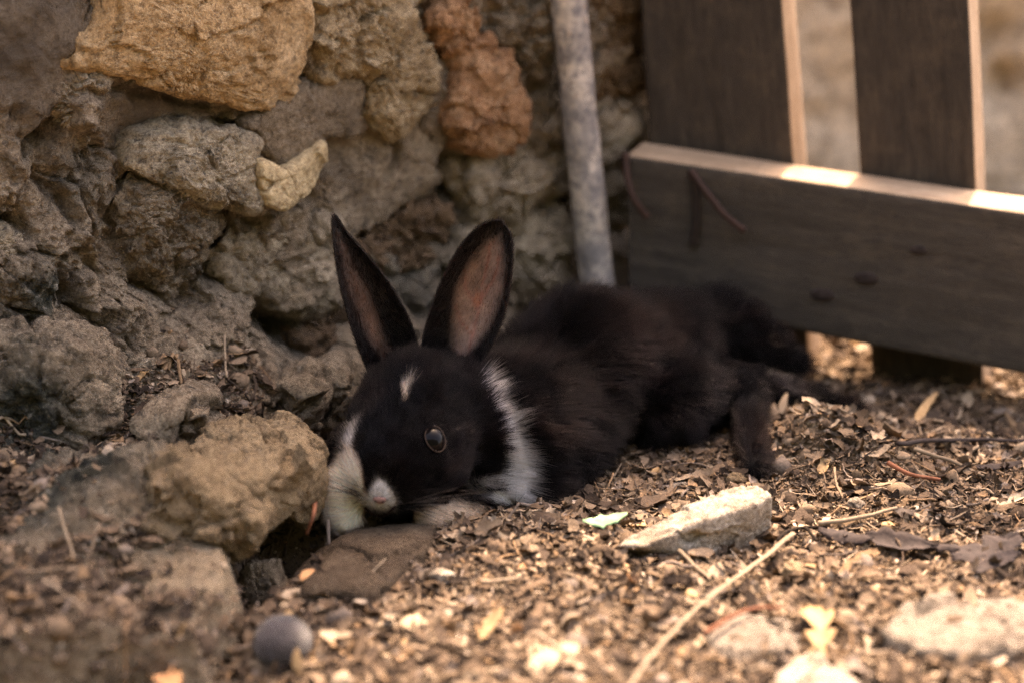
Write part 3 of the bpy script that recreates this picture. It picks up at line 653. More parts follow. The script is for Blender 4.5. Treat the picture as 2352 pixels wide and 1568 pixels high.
pebble(1980, 1305, (.0055, .004, .0035), 'whitestone', 'small whitish pebble by the black bark strips', 43)
pebble(1690, 1105, (.0055, .004, .004), 'boulder', 'small tan pebble just behind the flat white stone', 44)
pebble(1560, 1112, (.005, .003, .003), 'whitestone', 'tiny white pebble between rabbit belly and flat stone', 45)
pebble(1965, 1175, (.0055, .005, .0055), 'greystone', 'grey pebble standing on the litter heap', 46)
pebble(520, 1290, (.004, .003, .003), 'darkstone', 'dark little pebble at the mouth of the hole', 47)
pebble(225, 1395, (.003, .0025, .002), 'whitestone', 'little white pebble on the ledge litter', 48)

# ================================================================== FENCE
FO = np.array([.06, .965, 0]); FD = np.array([.935, -.355, 0]); FD /= np.linalg.norm(FD); FB = np.array([-FD[1], FD[0], 0])
def fpx(u, v, o=0.0):
    p = onplane(u, v, FO + FB * o, FB); q = p - FO; return np.array([q @ FD, q[2]])
def fpt(a, o, z): return FO + np.multiply.outer(a, FD) + np.multiply.outer(o, FB) + np.multiply.outer(z, np.array([0, 0, 1.]))
fence = empty('wooden_fence', fpt(.1, .02, 0), 'dark wooden picket fence with a broad bottom rail behind the rabbit', 'fence')
def board(name, L, mats, seed, vertical, label=None, n=160, T=.028, o0=0.0):
    """L: four (a, z) corners of the front face, in order low-start, high-start, low-end, high-end (start/end along the grain)"""
    A0, B0, A1, B1 = [np.asarray(q, float) for q in L]
    prof, r = [], .0016                                            # rounded rectangle, h 0..1 across, o 0..T
    W = np.linalg.norm(B0 - A0)
    for (h0, o_0), (h1, o_1), m in (((0, 0), (1, 0), 40), ((1, 0), (1, 1), 14), ((1, 1), (0, 1), 14), ((0, 1), (0, 0), 14)):
        for k in range(m):
            t = k / m; h = h0 + (h1 - h0) * t; o = o_0 + (o_1 - o_0) * t; prof.append((h * W, o * T))
    prof = np.array(prof); c = np.array([W / 2, T / 2]); q = np.abs(prof - c) - (c - r); qq = np.maximum(q, 0); ln = np.linalg.norm(qq, axis=1)
    corner = (q[:, 0] > 0) & (q[:, 1] > 0)
    prof = np.where(corner[:, None], c + np.sign(prof - c) * ((c - r) + qq / (ln[:, None] + 1e-9) * r), prof)
    t = np.linspace(0, 1, n)
    a = (A0[None] + t[:, None] * (A1 - A0))[:, None, :] + (prof[:, 0] / W)[None, :, None] * ((B0[None] + t[:, None] * (B1 - B0)) - (A0[None] + t[:, None] * (A1 - A0)))[:, None, :]
    o = np.broadcast_to(prof[:, 1], (n, len(prof))) + o0
    V = fpt(a[..., 0].ravel(), o.ravel(), a[..., 1].ravel()); F = gridfaces(n, len(prof), True)
    Lg = np.linalg.norm(A1 - A0)
    uvw = np.stack([(t[:, None] * Lg + 0 * prof[None, :, 0]).ravel(), np.broadcast_to(prof[None, :, 0], (n, len(prof))).ravel(), o.ravel()], 1) + seed
    np_ = len(prof)
    V = np.vstack([V, V[:np_].mean(0)[None], V[-np_:].mean(0)[None]]); uvw = np.vstack([uvw, uvw[:1], uvw[-1:]])
    j = np.arange(np_); e0 = np.stack([np.full(np_, n * np_), (j + 1) % np_, j, j], 1); e1 = np.stack([np.full(np_, n * np_ + 1), (n - 1) * np_ + j, (n - 1) * np_ + (j + 1) % np_, (n - 1) * np_ + (j + 1) % np_], 1)
    T3 = np.vstack([F[:, [0, 1, 2]], F[:, [0, 2, 3]], e0[:, :3], e1[:, :3]])
    N = vnormals(V, T3)
    mid = (N[:, :] * (V - V.mean(0))).sum(1).mean()
    if mid < 0: T3 = T3[:, ::-1]; N = -N
    g = uvw * np.array([14, 260, 260])
    V = V + N * (.00045 * fbm(g, 1, 3, .6, seed) + .0009 * fbm(uvw * np.array([12, 40, 40]), 1, 2, .5, seed + 2))[:, None]
    me = new_mesh(name, V, T3)
    for m in mats: me.materials.append(M[m])
    fn = np.cross(V[T3[:, 1]] - V[T3[:, 0]], V[T3[:, 2]] - V[T3[:, 0]]); fn /= np.linalg.norm(fn, axis=1)[:, None] + 1e-12
    me.polygons.foreach_set('material_index', (np.abs(fn @ FB) < .6).astype(np.int32))
    at = me.attributes.new('uvw', 'FLOAT_VECTOR', 'POINT'); at.data.foreach_set('vector', uvw.astype(np.float32).ravel())
    return add(name, me, None, fence, label=label)
rt, rb = [fpx(1440, 357), fpx(2352, 489)], [fpx(1446, 690), fpx(2352, 860)]
ext = lambda p, k: p[0] + (p[1] - p[0]) * k
board('rail', [rb[0], rt[0], ext(rb, 1.35), ext(rt, 1.35)], ('railw', 'rawwood'), 3, False, n=260)
PO = .0285
def picket(l0, l1, r0, r1, bot, seed):
    a0, a1, b0, b1 = fpx(*l0, PO), fpx(*l1, PO), fpx(*r0, PO), fpx(*r1, PO)
    zb = fpx(*bot, PO)[1]
    at = lambda p, q, z: p + (q - p) * ((z - p[1]) / (q[1] - p[1]))
    board('picket', [at(b0, b1, zb), at(a0, a1, zb), at(b0, b1, .29), at(a0, a1, .29)], ('board', 'rawwood'), seed, True, n=200, T=.028, o0=PO)
picket((1470, 0), (1490, 345), (1797, 0), (1825, 380), (1868, 862), 11)
picket((1950, 0), (1975, 410), (2225, 0), (2243, 440), (2262, 915), 23)
def nail_or_shadow(px, mat, lift, rad):
    pts = [fpt(*(lambda q, l: (q[0], -l, q[1]))(fpx(u, v), l)) for (u, v), l in zip(px, lift)]
    V, F = tube(spline(pts, 22), np.concatenate([[rad * 1.3, rad * 1.3], np.full(19, rad), [rad * 1.25]]), 8)
    add('nail_or_shadow', new_mesh('nail_or_shadow', V, F), M[mat], fence)
nail_or_shadow([(1438, 352), (1450, 405), (1468, 450), (1494, 492)], 'rust', (.001, .006, .008, .006), .0017)
nail_or_shadow([(1588, 392), (1630, 437), (1672, 484), (1716, 522)], 'rust', (.001, .005, .007, .006), .0017)
nail_or_shadow([(1592, 398), (1600, 450), (1600, 510), (1594, 560)], 'nailshadow', (.0005, .0012, .0014, .0012), .0021)  # dark rod modelled in place of the shadow cast by the second nail
for (u, v, r) in ((1990, 640, .004), (1890, 678, .0042), (2110, 575, .0028)):
    q = fpx(u, v); V, F = ico(3); V = V * np.array([1.5, .25, .8]) * r; V = V + .12 * r * perlin(V * 600)[:, None]
    p = fpt(q[0], -.0002, q[1]); W3 = p + V[:, :1] * FD + V[:, 1:2] * FB + V[:, 2:] * np.array([0, 0, 1.])
    add('knot', new_mesh('knot', W3, F), M['darkbark'], fence)

# ================================================================== POLE leaning on the wall
p1, p0 = atY(1305, 0, .968), atY(1376, 700, .968)
dv = (p1 - p0) / (p1[2] - p0[2]); pa, pb = p0 + dv * (-.006 - p0[2]), p0 + dv * (.50 - p0[2])
t = np.linspace(0, 1, 160)[:, None]; pts = pa + (pb - pa) * t
pts = pts + np.stack([fbm(np.stack([t[:, 0] * 9, 0 * t[:, 0], 0 * t[:, 0] + k], 1), 1, 2, .5, 3) for k in (0, 5, 9)], 1) * .0012
V, F = tube(pts, .0087 + .0004 * perlin(np.stack([t[:, 0] * 40, 0 * t[:, 0] + .5, 0 * t[:, 0]], 1)), 28)
V = V + vnormals(V, F) * (.0005 * fbm(V, 130, 4, .6, 9))[:, None]
me = new_mesh('pole', V, F)
add('pole', me, M['pole'], None, 'mottled grey pole leaning against the stone wall behind the rabbit', 'pole', base=pa)

# ================================================================== LOW RENDERED WALL beyond the fence
BW0, BWN = np.array([0, 1.34, 0]), np.array([-.15, -.99, 0]); BWN /= np.linalg.norm(BWN); BWD = np.array([-BWN[1], BWN[0], 0])
s_, t_ = np.meshgrid(np.arange(-.1, 1.4, .006), np.arange(-.05, .22, .006), indexing='ij'); s_, t_ = s_.ravel(), t_.ravel()
P3 = np.stack([s_, t_, 0 * s_], 1); hh = .010 * fbm(P3, 14, 4, .6, 61) + .004 * fbm(P3, 70, 3, .6, 62)
for (u, v, r, dp) in ((2080, 150, .010, .03), (2060, 270, .012, .02), (2500, 200, .015, .02), (2310, 200, .016, .025), (2280, 90, .018, .015)):
    p = onplane(u, v, BW0, BWN) - BW0; hh -= dp * np.exp(-((s_ - p @ BWD) ** 2 + (t_ - p[2]) ** 2) / r ** 2)
V = BW0 + s_[:, None] * BWD + t_[:, None] * np.array([0, 0, 1.]) + hh[:, None] * BWN
nu, nv = len(np.arange(-.1, 1.4, .006)), len(np.arange(-.05, .22, .006))
n0 = len(V); Vb = V - BWN * .15 - hh[:, None] * BWN
Fg = gridfaces(nu, nv); top_e = np.arange(nu) * nv + nv - 1; end_e = np.arange(nv)
F = np.vstack([Fg, (Fg + n0)[:, ::-1], np.stack([top_e[:-1], top_e[:-1] + n0, top_e[1:] + n0, top_e[1:]], 1), np.stack([end_e[:-1], end_e[1:], end_e[1:] + n0, end_e[:-1] + n0], 1)])
bwall = empty('garden_wall', BW0 + BWD * .3, 'low pale rendered wall seen through the gaps of the fence', 'wall')
add('render_coat', new_mesh('render_coat', np.vstack([V, Vb]), F), M['plaster'], bwall)
p = onplane(2042, 215, BW0, BWN); V, F = rock_hull(rand_rock_pts(p, (.014, .012, .026), 12, 77), sub=4, amp=.08, nscale=40, seed=3)
add('brick', new_mesh('brick', V, F), M['brickm'], bwall, label='orange stone showing through the render')

# ================================================================== RABBIT
def smin(a, b, k):
    h = np.clip(.5 + .5 * (b - a) / k, 0, 1); return b * (1 - h) + a * h - k * h * (1 - h)
def sd_ell(P, c, r, ax=None):
    q = P - np.asarray(c)
    if ax is not None: q = q @ np.asarray(ax).T
    r = np.asarray(r); k0 = np.linalg.norm(q / r, axis=1); k1 = np.linalg.norm(q / (r * r), axis=1)
    return k0 * (k0 - 1) / (k1 + 1e-9)
def sd_cone(P, a, b, ra, rb):
    a, b = np.asarray(a), np.asarray(b); ab = b - a; t = np.clip(((P - a) @ ab) / (ab @ ab), 0, 1)
    return np.linalg.norm(P - a - t[:, None] * ab, axis=1) - (ra + (rb - ra) * t)
def frame(f, up=(0, 0, 1)):
    f = np.asarray(f, float); f /= np.linalg.norm(f); r = np.cross(f, up); r /= np.linalg.norm(r); u = np.cross(r, f)
    return np.array([r, f, u])
NOSE = atY(872, 1145, .737)
HF = np.array([-.26, -.90, -.36]); HF /= np.linalg.norm(HF); HAX = frame(HF); HR, HU = HAX[0], HAX[2]   # HR: towards picture-left (its own right)
SK = NOSE - HF * .036 + HU * .0030
BODY = [  # kind, parameters, blend
 ('e', SK, (.0215, .036, .0180), HAX, .012),
 ('e', NOSE - HF * .0130 + HU * .0010, (.0118, .0140, .0105), HAX, .014),
 ('e', NOSE - HF * .030 - HR * .0135 - HU * .004, (.0125, .0205, .0140), HAX, .012),
 ('e', NOSE - HF * .030 + HR * .0125 - HU * .004, (.0122, .0200, .0138), HAX, .012),
 ('e', NOSE - HF * .016 - HU * .0115, (.0085, .013, .006), HAX, .008)]
CH, MID, RUMP = np.array([-.002, .803, .0195]), np.array([.033, .856, .0265]), np.array([.070, .892, .0225])
BODY += [('c', SK - HF * .018 - HU * .003, CH, .0185, .0240, .014), ('c', CH, MID, .0240, .0305, .02), ('c', MID, RUMP, .0305, .0240, .016),
 ('e', np.array([.012, .815, .012]), (.030, .026, .016), None, .016),                       # breast low on the ground
 ('c', atY(1130, 1120, .778), atY(1230, 1150, .782), .0095, .012, .014),                      # folded upper arm
 ('e', atY(1548, 925, .850), (.021, .030, .0195), frame((.8, .6, -.1)), .006),                                # near thigh
 ('c', atY(1600, 920, .862), atY(1705, 905, .858), .0135, .0085, .007),                       # near shank
 ('c', atY(1712, 915, .858), atY(1738, 1070, .800), .0070, .0052, .005),                      # near hind foot hanging down
 ('c', atY(1640, 850, .884), atY(1965, 945, .884), .0062, .0042, .004),                       # long hind foot stretched out behind
 ('c', RUMP, atY(1640, 752, .915), .021, .0140, .010), ('c', atY(1640, 755, .915), atY(1775, 792, .908), .0130, .0085, .008), ('c', atY(1765, 792, .908), atY(1835, 835, .900), .0080, .0050, .006),   # far hind leg
 ('c', atY(818, 1035, .772), atY(786, 1120, .752), .0085, .0098, .008), ('e', atY(786, 1150, .748), (.0092, .0095, .0080), None, .006), ('c', atY(772, 1140, .747), atY(762, 1190, .741), .0040, .0036, .003), ('c', atY(790, 1145, .745), atY(788, 1203, .738), .0044, .0038, .003), ('c', atY(812, 1140, .747), atY(815, 1195, .741), .0040, .0036, .003),   # far forepaw
 ('c', atY(1150, 1178, .775), atY(985, 1194, .746), .0066, .0058, .006)]                     # near forepaw flat under the chin
def rabbit_sdf(P):
    d = None
    for q in BODY:
        e = sd_ell(P, q[1], q[2], q[3]) if q[0] == 'e' else sd_cone(P, q[1], q[2], q[3], q[4])
        d = e if d is None else smin(d, e, q[-1])
    return d
VX = .0013
lo, hi = np.array([-.098, .705, -.018]), np.array([.175, .955, .078])
nx, ny, nz = [int(q) for q in np.ceil((hi - lo) / VX)]
ii = np.stack(np.meshgrid(np.arange(nx), np.arange(ny), np.arange(nz), indexing='ij'), -1).reshape(-1, 3)
SDF = rabbit_sdf(lo + ii * VX).astype(np.float32)
EYE_DIR = None
def march(u, v):
    d = ray(u, v); d /= np.linalg.norm(d); t = .55
    for _ in range(90):
        q = rabbit_sdf((CAMP + d * t)[None])[0]
        if q < 2e-5: break
        t += q * .8
    return CAMP + d * t
def sdf_grad(P, e=.0006):
    g = np.stack([rabbit_sdf(P + np.eye(3)[k] * e) - rabbit_sdf(P - np.eye(3)[k] * e) for k in range(3)], 1)
    return g / (np.linalg.norm(g, axis=1)[:, None] + 1e-9)
grid = vdb.FloatGrid(.02); grid.copyFromArray(SDF.reshape(nx, ny, nz)); grid.transform = vdb.createLinearTransform(VX)
RV, RQ = grid.convertToQuads(0.0); RV = np.array(RV, float) + lo; RQ = np.array(RQ)
N = vnormals(RV, RQ)
if ((N * sdf_grad(RV)).sum(1)).mean() < 0: RQ = RQ[:, ::-1]; N = -N
rabbit = empty('rabbit', (.03, .84, 0), 'young black rabbit with white collar lying stretched out, chin on the ground', 'rabbit')

EYE = march(996, 1008); EN = sdf_grad(EYE[None])[0]
BLACK, BROWN, WHITE = np.array([.0016, .0014, .0018]), np.array([.0052, .0030, .0026]), np.array([.95, .89, .84])
CREAM = np.array([.76, .56, .42])
def mk_poly(*p): return np.array(p, float)
COLLAR = mk_poly((1096, 866), (1112, 862), (1142, 908), (1178, 960), (1198, 1018), (1216, 1080), (1208, 1132), (1168, 1162), (1132, 1148), (1138, 1120), (1148, 1080), (1150, 1030), (1142, 985), (1122, 930), (1102, 890))
CHEEKW = mk_poly((1062, 1135), (1085, 1095), (1125, 1085), (1140, 1095), (1115, 1120), (1080, 1142))
FARW = mk_poly((830, 972), (800, 996), (788, 1032), (806, 1030), (818, 1000))
BLAZE = mk_poly((938, 876), (944, 886), (930, 925), (918, 930), (922, 905))
NOSEW = mk_poly((868, 1100), (884, 1108), (900, 1130), (910, 1154), (898, 1168), (874, 1174), (848, 1168), (836, 1152), (848, 1132), (858, 1112))
CHINW = mk_poly((846, 1178), (868, 1176), (880, 1196), (868, 1208), (850, 1200))
PAWF = mk_poly((735, 1140), (748, 1095), (775, 1050), (812, 1035), (830, 1080), (842, 1150), (826, 1215), (770, 1222), (738, 1180))
PAWN = mk_poly((945, 1168), (1030, 1150), (1120, 1160), (1140, 1195), (1050, 1230), (960, 1225))
def coat(P, N, jit=0.0, rs=None):
    """coat colour at points: black with brown tinges, white collar, blaze, nose and paws"""
    u, v = project(P); Q = np.stack([u, v], 1)
    if jit: Q = Q + rs.normal(size=Q.shape) * jit
    front = (N @ (CAMP - P.mean(0))) > -.25
    b = fbm(P, 60, 3, .6, 71); c = fbm(P, 22, 2, .6, 72)
    col = BLACK + (BROWN - BLACK) * np.clip(.25 + 1.1 * b + .8 * c, 0, 1)[:, None]
    col = col * (1 + .6 * np.clip(fbm(P, 35, 2, .5, 73), -.6, 1))[:, None]
    col[:, 2] *= (1 + .5 * np.clip(fbm(P, 28, 2, .5, 74), 0, 1))
    far = np.linalg.norm(P - NOSE, axis=1)
    for poly, cc, wd in ((COLLAR, WHITE, 5), (CHEEKW, WHITE * .7, 5), (FARW, WHITE * .6, 5), (BLAZE, CREAM, 3), (NOSEW, WHITE * .80, 6), (CHINW, WHITE * .8, 4), (PAWF, CREAM * 1.12, 6), (PAWN, CREAM * .8, 5)):
        m = sstep(wd, -wd, sd_poly(Q, poly)) * front
        if poly is COLLAR or poly is CHEEKW: m = m * (far > .04)
        col = col * (1 - m[:, None]) + cc * m[:, None]
    return col
RN = N
bme = new_mesh('body', RV, RQ)
cc = coat(RV, N); cc = np.minimum(cc * .7, .42); vcol(bme, cc)
def skin_mat():
    k = NT('rabbit_skin'); return k.out(k.attr('col'), .9)
M['skin'] = skin_mat()
def hair_mat(name, rough=.30):
    m = bpy.data.materials.new(name); m.use_nodes = True; t = m.node_tree; t.nodes.clear()
    h = t.nodes.new('ShaderNodeBsdfHairPrincipled'); h.parametrization = 'COLOR'; a = t.nodes.new('ShaderNodeAttribute'); a.attribute_name = 'col'
    h.inputs['Roughness'].default_value = rough; h.inputs['IOR'].default_value = 1.175; h.inputs['Radial Roughness'].default_value = .45; h.inputs['Random Roughness'].default_value = .1
    o = t.nodes.new('ShaderNodeOutputMaterial'); t.links.new(a.outputs['Color'], h.inputs['Color']); t.links.new(h.outputs[0], o.inputs[0]); return m
M['hair'] = hair_mat('fur_hair'); M['whisk'] = hair_mat('whisker_hair', .25)
add('body', bme, M['skin'], rabbit)
def curves_obj(name, P, rad, col, mat, parent):
    """P: strands x points x 3"""
    n, k, _ = P.shape
    hc = bpy.data.hair_curves.new(name); hc.add_curves([k] * n)
    hc.attributes['position'].data.foreach_set('vector', P.astype(np.float32).ravel())
    ra = hc.attributes.get('radius') or hc.attributes.new('radius', 'FLOAT', 'POINT')
    ra.data.foreach_set('value', rad.astype(np.float32).ravel())
    ca = hc.attributes.new('col', 'FLOAT_COLOR', 'CURVE'); ca.data.foreach_set('color', np.concatenate([col, np.ones((n, 1))], 1).astype(np.float32).ravel())
    o = bpy.data.objects.new(name, hc); C.objects.link(o); hc.materials.append(mat)
    o.parent = parent; o.matrix_parent_inverse = Matrix.Translation(-parent.location) if parent.type == 'EMPTY' else Matrix.Identity(4)
    return o
def sample_faces(V, F, n, rs, wgt=None):
    T = np.vstack([F[:, [0, 1, 2]], F[:, [0, 2, 3]]]) if F.shape[1] == 4 else F
    a, b_, c = V[T[:, 0]], V[T[:, 1]], V[T[:, 2]]; A = np.linalg.norm(np.cross(b_ - a, c - a), axis=1)
    if wgt is not None: A = A * wgt(( a + b_ + c) / 3)
    i = np.searchsorted(np.cumsum(A) / A.sum(), rs.random(n)); i = np.minimum(i, len(T) - 1)
    r1, r2 = np.sqrt(rs.random(n)), rs.random(n); w0, w1, w2 = 1 - r1, r1 * (1 - r2), r1 * r2
    return a[i] * w0[:, None] + b_[i] * w1[:, None] + c[i] * w2[:, None], T[i], np.stack([w0, w1, w2], 1)
AXB = np.array([.66, .74, -.12]); AXB /= np.linalg.norm(AXB)
def flow(P, N):
    dn = np.linalg.norm(P - NOSE, axis=1); away = (P - (NOSE + HF * .004)) / (dn[:, None] + 1e-9)
    wb = sstep(.055, .085, dn)[:, None]; g = away * (1 - wb) + (AXB + np.array([0, 0, -.35])) * wb
    # paws: hair runs down towards the toes
    for c0, c1 in ((atY(818, 1035, .772), atY(786, 1165, .746)), (atY(1120, 1190, .772), atY(1000, 1196, .747))):
        m = sstep(.018, .010, sd_cone(P, c0, c1, 0, 0))[:, None] * (dn > .022)[:, None]; e = (c1 - c0) / np.linalg.norm(c1 - c0); g = g * (1 - m) + e * m
    g = g - N * (g * N).sum(1)[:, None]; return g / (np.linalg.norm(g, axis=1)[:, None] + 1e-9)
def grow(P, N, g, L, lift, rs, clump=.35, k=5, r0=.00006, curl=.25):
    n = len(P)
    j = np.stack([perlin(P * 160 + 3.1 * q) for q in range(3)], 1) * clump + np.stack([perlin(P * 420 + 2.3 * q) for q in range(3)], 1) * clump * .8 + np.stack([perlin(P * 58 + 1.7 * q + 20) for q in range(3)], 1) * clump * 1.1 * sstep(.05, .09, np.linalg.norm(P - NOSE, axis=1))[:, None] + rs.normal(size=(n, 3)) * .08
    d = g * np.cos(lift)[:, None] + N * np.sin(lift)[:, None] + j - N * np.minimum(0, (j * N).sum(1))[:, None] * .8
    d /= np.linalg.norm(d, axis=1)[:, None]
    s = np.linspace(0, 1, k)
    bend = (g * .7 - N * .30 + np.array([0, 0, -.25])) * curl
    X = P[:, None] + L[:, None, None] * (s[None, :, None] * d[:, None] + (s[None, :, None] ** 2) * bend[:, None] * .6)
    rad = r0 * (1 - .85 * s[None] ** 1.5) * rs.uniform(.7, 1.3, (n, 1))
    return X, rad
rs = np.random.default_rng(5)
def dens(c):
    vis = sstep(-.006, .0, c[:, 2]) * .9 + .1
    dn = np.linalg.norm(c - NOSE, axis=1)
    return vis * (1 + 1.6 * sstep(.085, .05, dn))
NH = 220000
P, T, Wt = sample_faces(RV, RQ, NH, rs, dens)
Nn = (RN[T] * Wt[:, :, None]).sum(1); Nn /= np.linalg.norm(Nn, axis=1)[:, None]
de = np.linalg.norm(P - EYE, axis=1); keep = de > .0049
P, Nn = P[keep], Nn[keep]; de = de[keep]
g = flow(P, Nn); dn = np.linalg.norm(P - NOSE, axis=1)
L = np.interp(dn, [0, .008, .02, .04, .06, .09, .2], [.0015, .0026, .0040, .0062, .0090, .0115, .0120])
u, v = project(P)
inpaw = (sd_poly(np.stack([u, v], 1), PAWF) < 0) | (sd_poly(np.stack([u, v], 1), PAWN) < 0)
L = np.where(inpaw & (dn > .02), np.minimum(L, .0052), L)
L = L * np.where((u > 1600) & (v > 740), .5, 1)
L = L * (.42 + .58 * sstep(.005, .012, de)) * rs.uniform(.65, 1.2, len(P)) * (1 + .35 * perlin(P * 120))
ctr = sstep(0, 18, -sd_poly(np.stack([u, v], 1), COLLAR)); L = L * (1 - .10 * ctr)
lift = np.interp(dn, [0, .015, .03, .06, .1], [.32, .36, .36, .48, .58]) + rs.normal(size=len(P)) * .12
thick = np.where(rs.random(len(P)) < .3, .00011, .00006)
X, rad = grow(P, Nn, g, L, lift, rs, r0=1.0, clump=.45); rad = rad * thick[:, None]
col = coat(P, Nn, 3.0, rs) * np.exp(rs.normal(size=(len(P), 1)) * .45); nzm = (dn < .012) & (rs.random(len(P)) < .16); col[nzm] *= .12; col = np.clip(col, .001, .95)
grey = (rs.random(len(P)) < .05) & (col[:, 0] < .08); col[grey] = np.array([.045, .038, .036]) * rs.uniform(.4, 1.2, (grey.sum(), 1))
curves_obj('fur', X, rad, col, M['hair'], rabbit)

# ears: cupped shells, outline read off the picture and carried to each ear's own depth
def ear(left, right, Y0, Y1, cup, skew, inner_c, seed, inner_poly):
    m, nb = 70, 41
    Lp, Rp = spline(left, m), spline(right, m); a = np.linspace(0, 1, m); bb = np.linspace(-1, 1, nb)
    A = np.zeros((m, nb, 3)); 
    for i in range(m):
        y = Y0 + (Y1 - Y0) * a[i]; l, r = atY(*Lp[i], y), atY(*Rp[i], y)
        w_ = np.linalg.norm(r - l); mid = (bb + 1) / 2
        back = cup * w_ * (1 - np.abs(bb) ** 2.2) * (1 - .5 * a[i]) + skew * w_ * bb
        A[i] = l + (r - l) * mid[:, None] + back[:, None] * np.array([0, 1, -.15])
    V0 = A.reshape(-1, 3); F = gridfaces(m, nb); Nf = vnormals(V0, F)
    if (Nf @ (CAMP - V0.mean(0))).mean() < 0: F = F[:, ::-1]; Nf = -Nf
    th = .0009 * np.interp(np.repeat(a, nb), [0, .8, 1], [1.3, 1, .5]) * (1 - .6 * np.abs(np.tile(bb, m)) ** 6)
    n0 = len(V0); Vf, Vb = V0 + Nf * th[:, None] * .5, V0 - Nf * th[:, None] * .5
    rim = np.concatenate([np.arange(0, m) * nb, (m - 1) * nb + np.arange(1, nb), (np.arange(m - 2, -1, -1)) * nb + nb - 1])
    rim = rim if True else rim
    Fr = np.stack([rim[:-1], rim[1:], rim[1:] + n0, rim[:-1] + n0], 1)
    V = np.vstack([Vf, Vb]); FF = np.vstack([F, (F + n0)[:, ::-1], Fr])
    u, v = project(Vf); sdp = sd_poly(np.stack([u, v], 1), np.array(inner_poly, float))
    inn = sstep(10, -22, sdp)
    t3 = fbm(Vf, 90, 4, .6, seed)
    skinc = inner_c * (1 + .8 * t3[:, None] + .5 * fbm(Vf, 260, 3, .6, seed + 3)[:, None]); 
    if seed == 2:
        spot = np.exp(-(((u - 1098) / 9) ** 2 + ((v - 690) / 22) ** 2)) + .5 * np.exp(-(((u - 1062) / 16) ** 2 + ((v - 590) / 30) ** 2)) * .7
        spot = spot * np.clip(.5 + 2.2 * fbm(Vf, 420, 3, .6, 8), 0, 1) * .75
        skinc = skinc * (1 - np.clip(spot, 0, 1))[:, None] + np.array([.36, .12, .055]) * np.clip(spot, 0, 1)[:, None]
    if seed == 2:
        for ln in (((1075, 815), (1098, 720), (1112, 640), (1128, 560)), ((1098, 720), (1070, 660), (1064, 600)), ((1104, 690), (1136, 640), (1146, 590)), ((1085, 770), (1058, 740), (1046, 700))):
            vq = np.exp(-(seg_dist(np.stack([u + 6 * fbm(Vf, 300, 2, .5, 4), v], 1), ln) / 3.2) ** 2)[:, None] * .5; skinc = skinc * (1 - vq) + np.array([.20, .060, .040]) * vq
        skinc = skinc * (1 + .45 * np.exp(-(((u - 1078) / 34) ** 2 + ((v - 790) / 60) ** 2)))[:, None]
    else:
        skinc = skinc * (1 + .9 * np.exp(-(((u - 858) / 16) ** 2 + ((v - 745) / 60) ** 2)))[:, None]
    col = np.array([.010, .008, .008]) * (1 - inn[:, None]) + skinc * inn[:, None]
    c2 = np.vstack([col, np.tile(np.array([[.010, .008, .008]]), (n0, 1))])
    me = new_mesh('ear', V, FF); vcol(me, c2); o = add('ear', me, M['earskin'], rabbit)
    rs = np.random.default_rng(seed)
    ea = (A[-1].mean(0) - A[0].mean(0)); ea /= np.linalg.norm(ea)
    P1, T1, W1 = sample_faces(V, FF[:len(F) * 2 + len(Fr)], 26000, rs)
    NV = vnormals(V, FF); Nn = (NV[T1] * W1[:, :, None]).sum(1); Nn /= np.linalg.norm(Nn, axis=1)[:, None] + 1e-9
    cl = (c2[T1] * W1[:, :, None]).sum(1)
    outside = ((P1 - A.reshape(-1, 3).mean(0)) @ ea)
    g = ea - Nn * (Nn @ ea)[:, None]; g /= np.linalg.norm(g, axis=1)[:, None] + 1e-9
    bright = cl[:, 0] > .03
    Lh = np.where(bright, .0022, .0026) * rs.uniform(.5, 1.2, len(P1))
    kp = (~bright) | (rs.random(len(P1)) < .45)
    X, rad = grow(P1[kp], Nn[kp], g[kp], Lh[kp], np.full(kp.sum(), .28) + .1 * rs.normal(size=kp.sum()), rs, .25, 4, .000045, .15)
    ch = np.clip(cl[kp] * rs.uniform(.6, 1.5, (kp.sum(), 1)), .003, .8)
    ch = np.where(bright[kp][:, None], ch * 1.15, ch)
    hc = curves_obj('fur', X, rad, ch, M['hair'], o)
    return o
def earskin():
    k = NT('ear_skin'); k.b.inputs['Subsurface Weight'].default_value = .25; k.b.inputs['Subsurface Radius'].default_value = (.002, .0007, .0004); k.b.inputs['Subsurface Scale'].default_value = 1.0
    q = k.noise(700, 5, .7); return k.out(k.mix(1.0, k.attr('col'), k.ramp(q, [(.3, .7), (.7, 1.15)]), 'MULTIPLY'), .6, k.bump(q, .0002, .6))
M['earskin'] = earskin()
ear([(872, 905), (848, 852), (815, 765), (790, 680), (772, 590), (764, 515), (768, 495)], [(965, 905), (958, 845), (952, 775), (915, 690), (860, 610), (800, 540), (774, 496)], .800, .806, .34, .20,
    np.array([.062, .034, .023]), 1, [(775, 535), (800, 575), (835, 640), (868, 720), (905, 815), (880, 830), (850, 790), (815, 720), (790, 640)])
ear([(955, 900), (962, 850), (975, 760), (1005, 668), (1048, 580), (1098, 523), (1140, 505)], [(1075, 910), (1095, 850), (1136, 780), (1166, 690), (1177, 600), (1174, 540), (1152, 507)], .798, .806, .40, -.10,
    np.array([.185, .120, .094]), 2, [(1150, 540), (1160, 600), (1152, 680), (1122, 760), (1080, 810), (1050, 840), (1034, 800), (1034, 740), (1045, 660), (1080, 595), (1120, 550)])

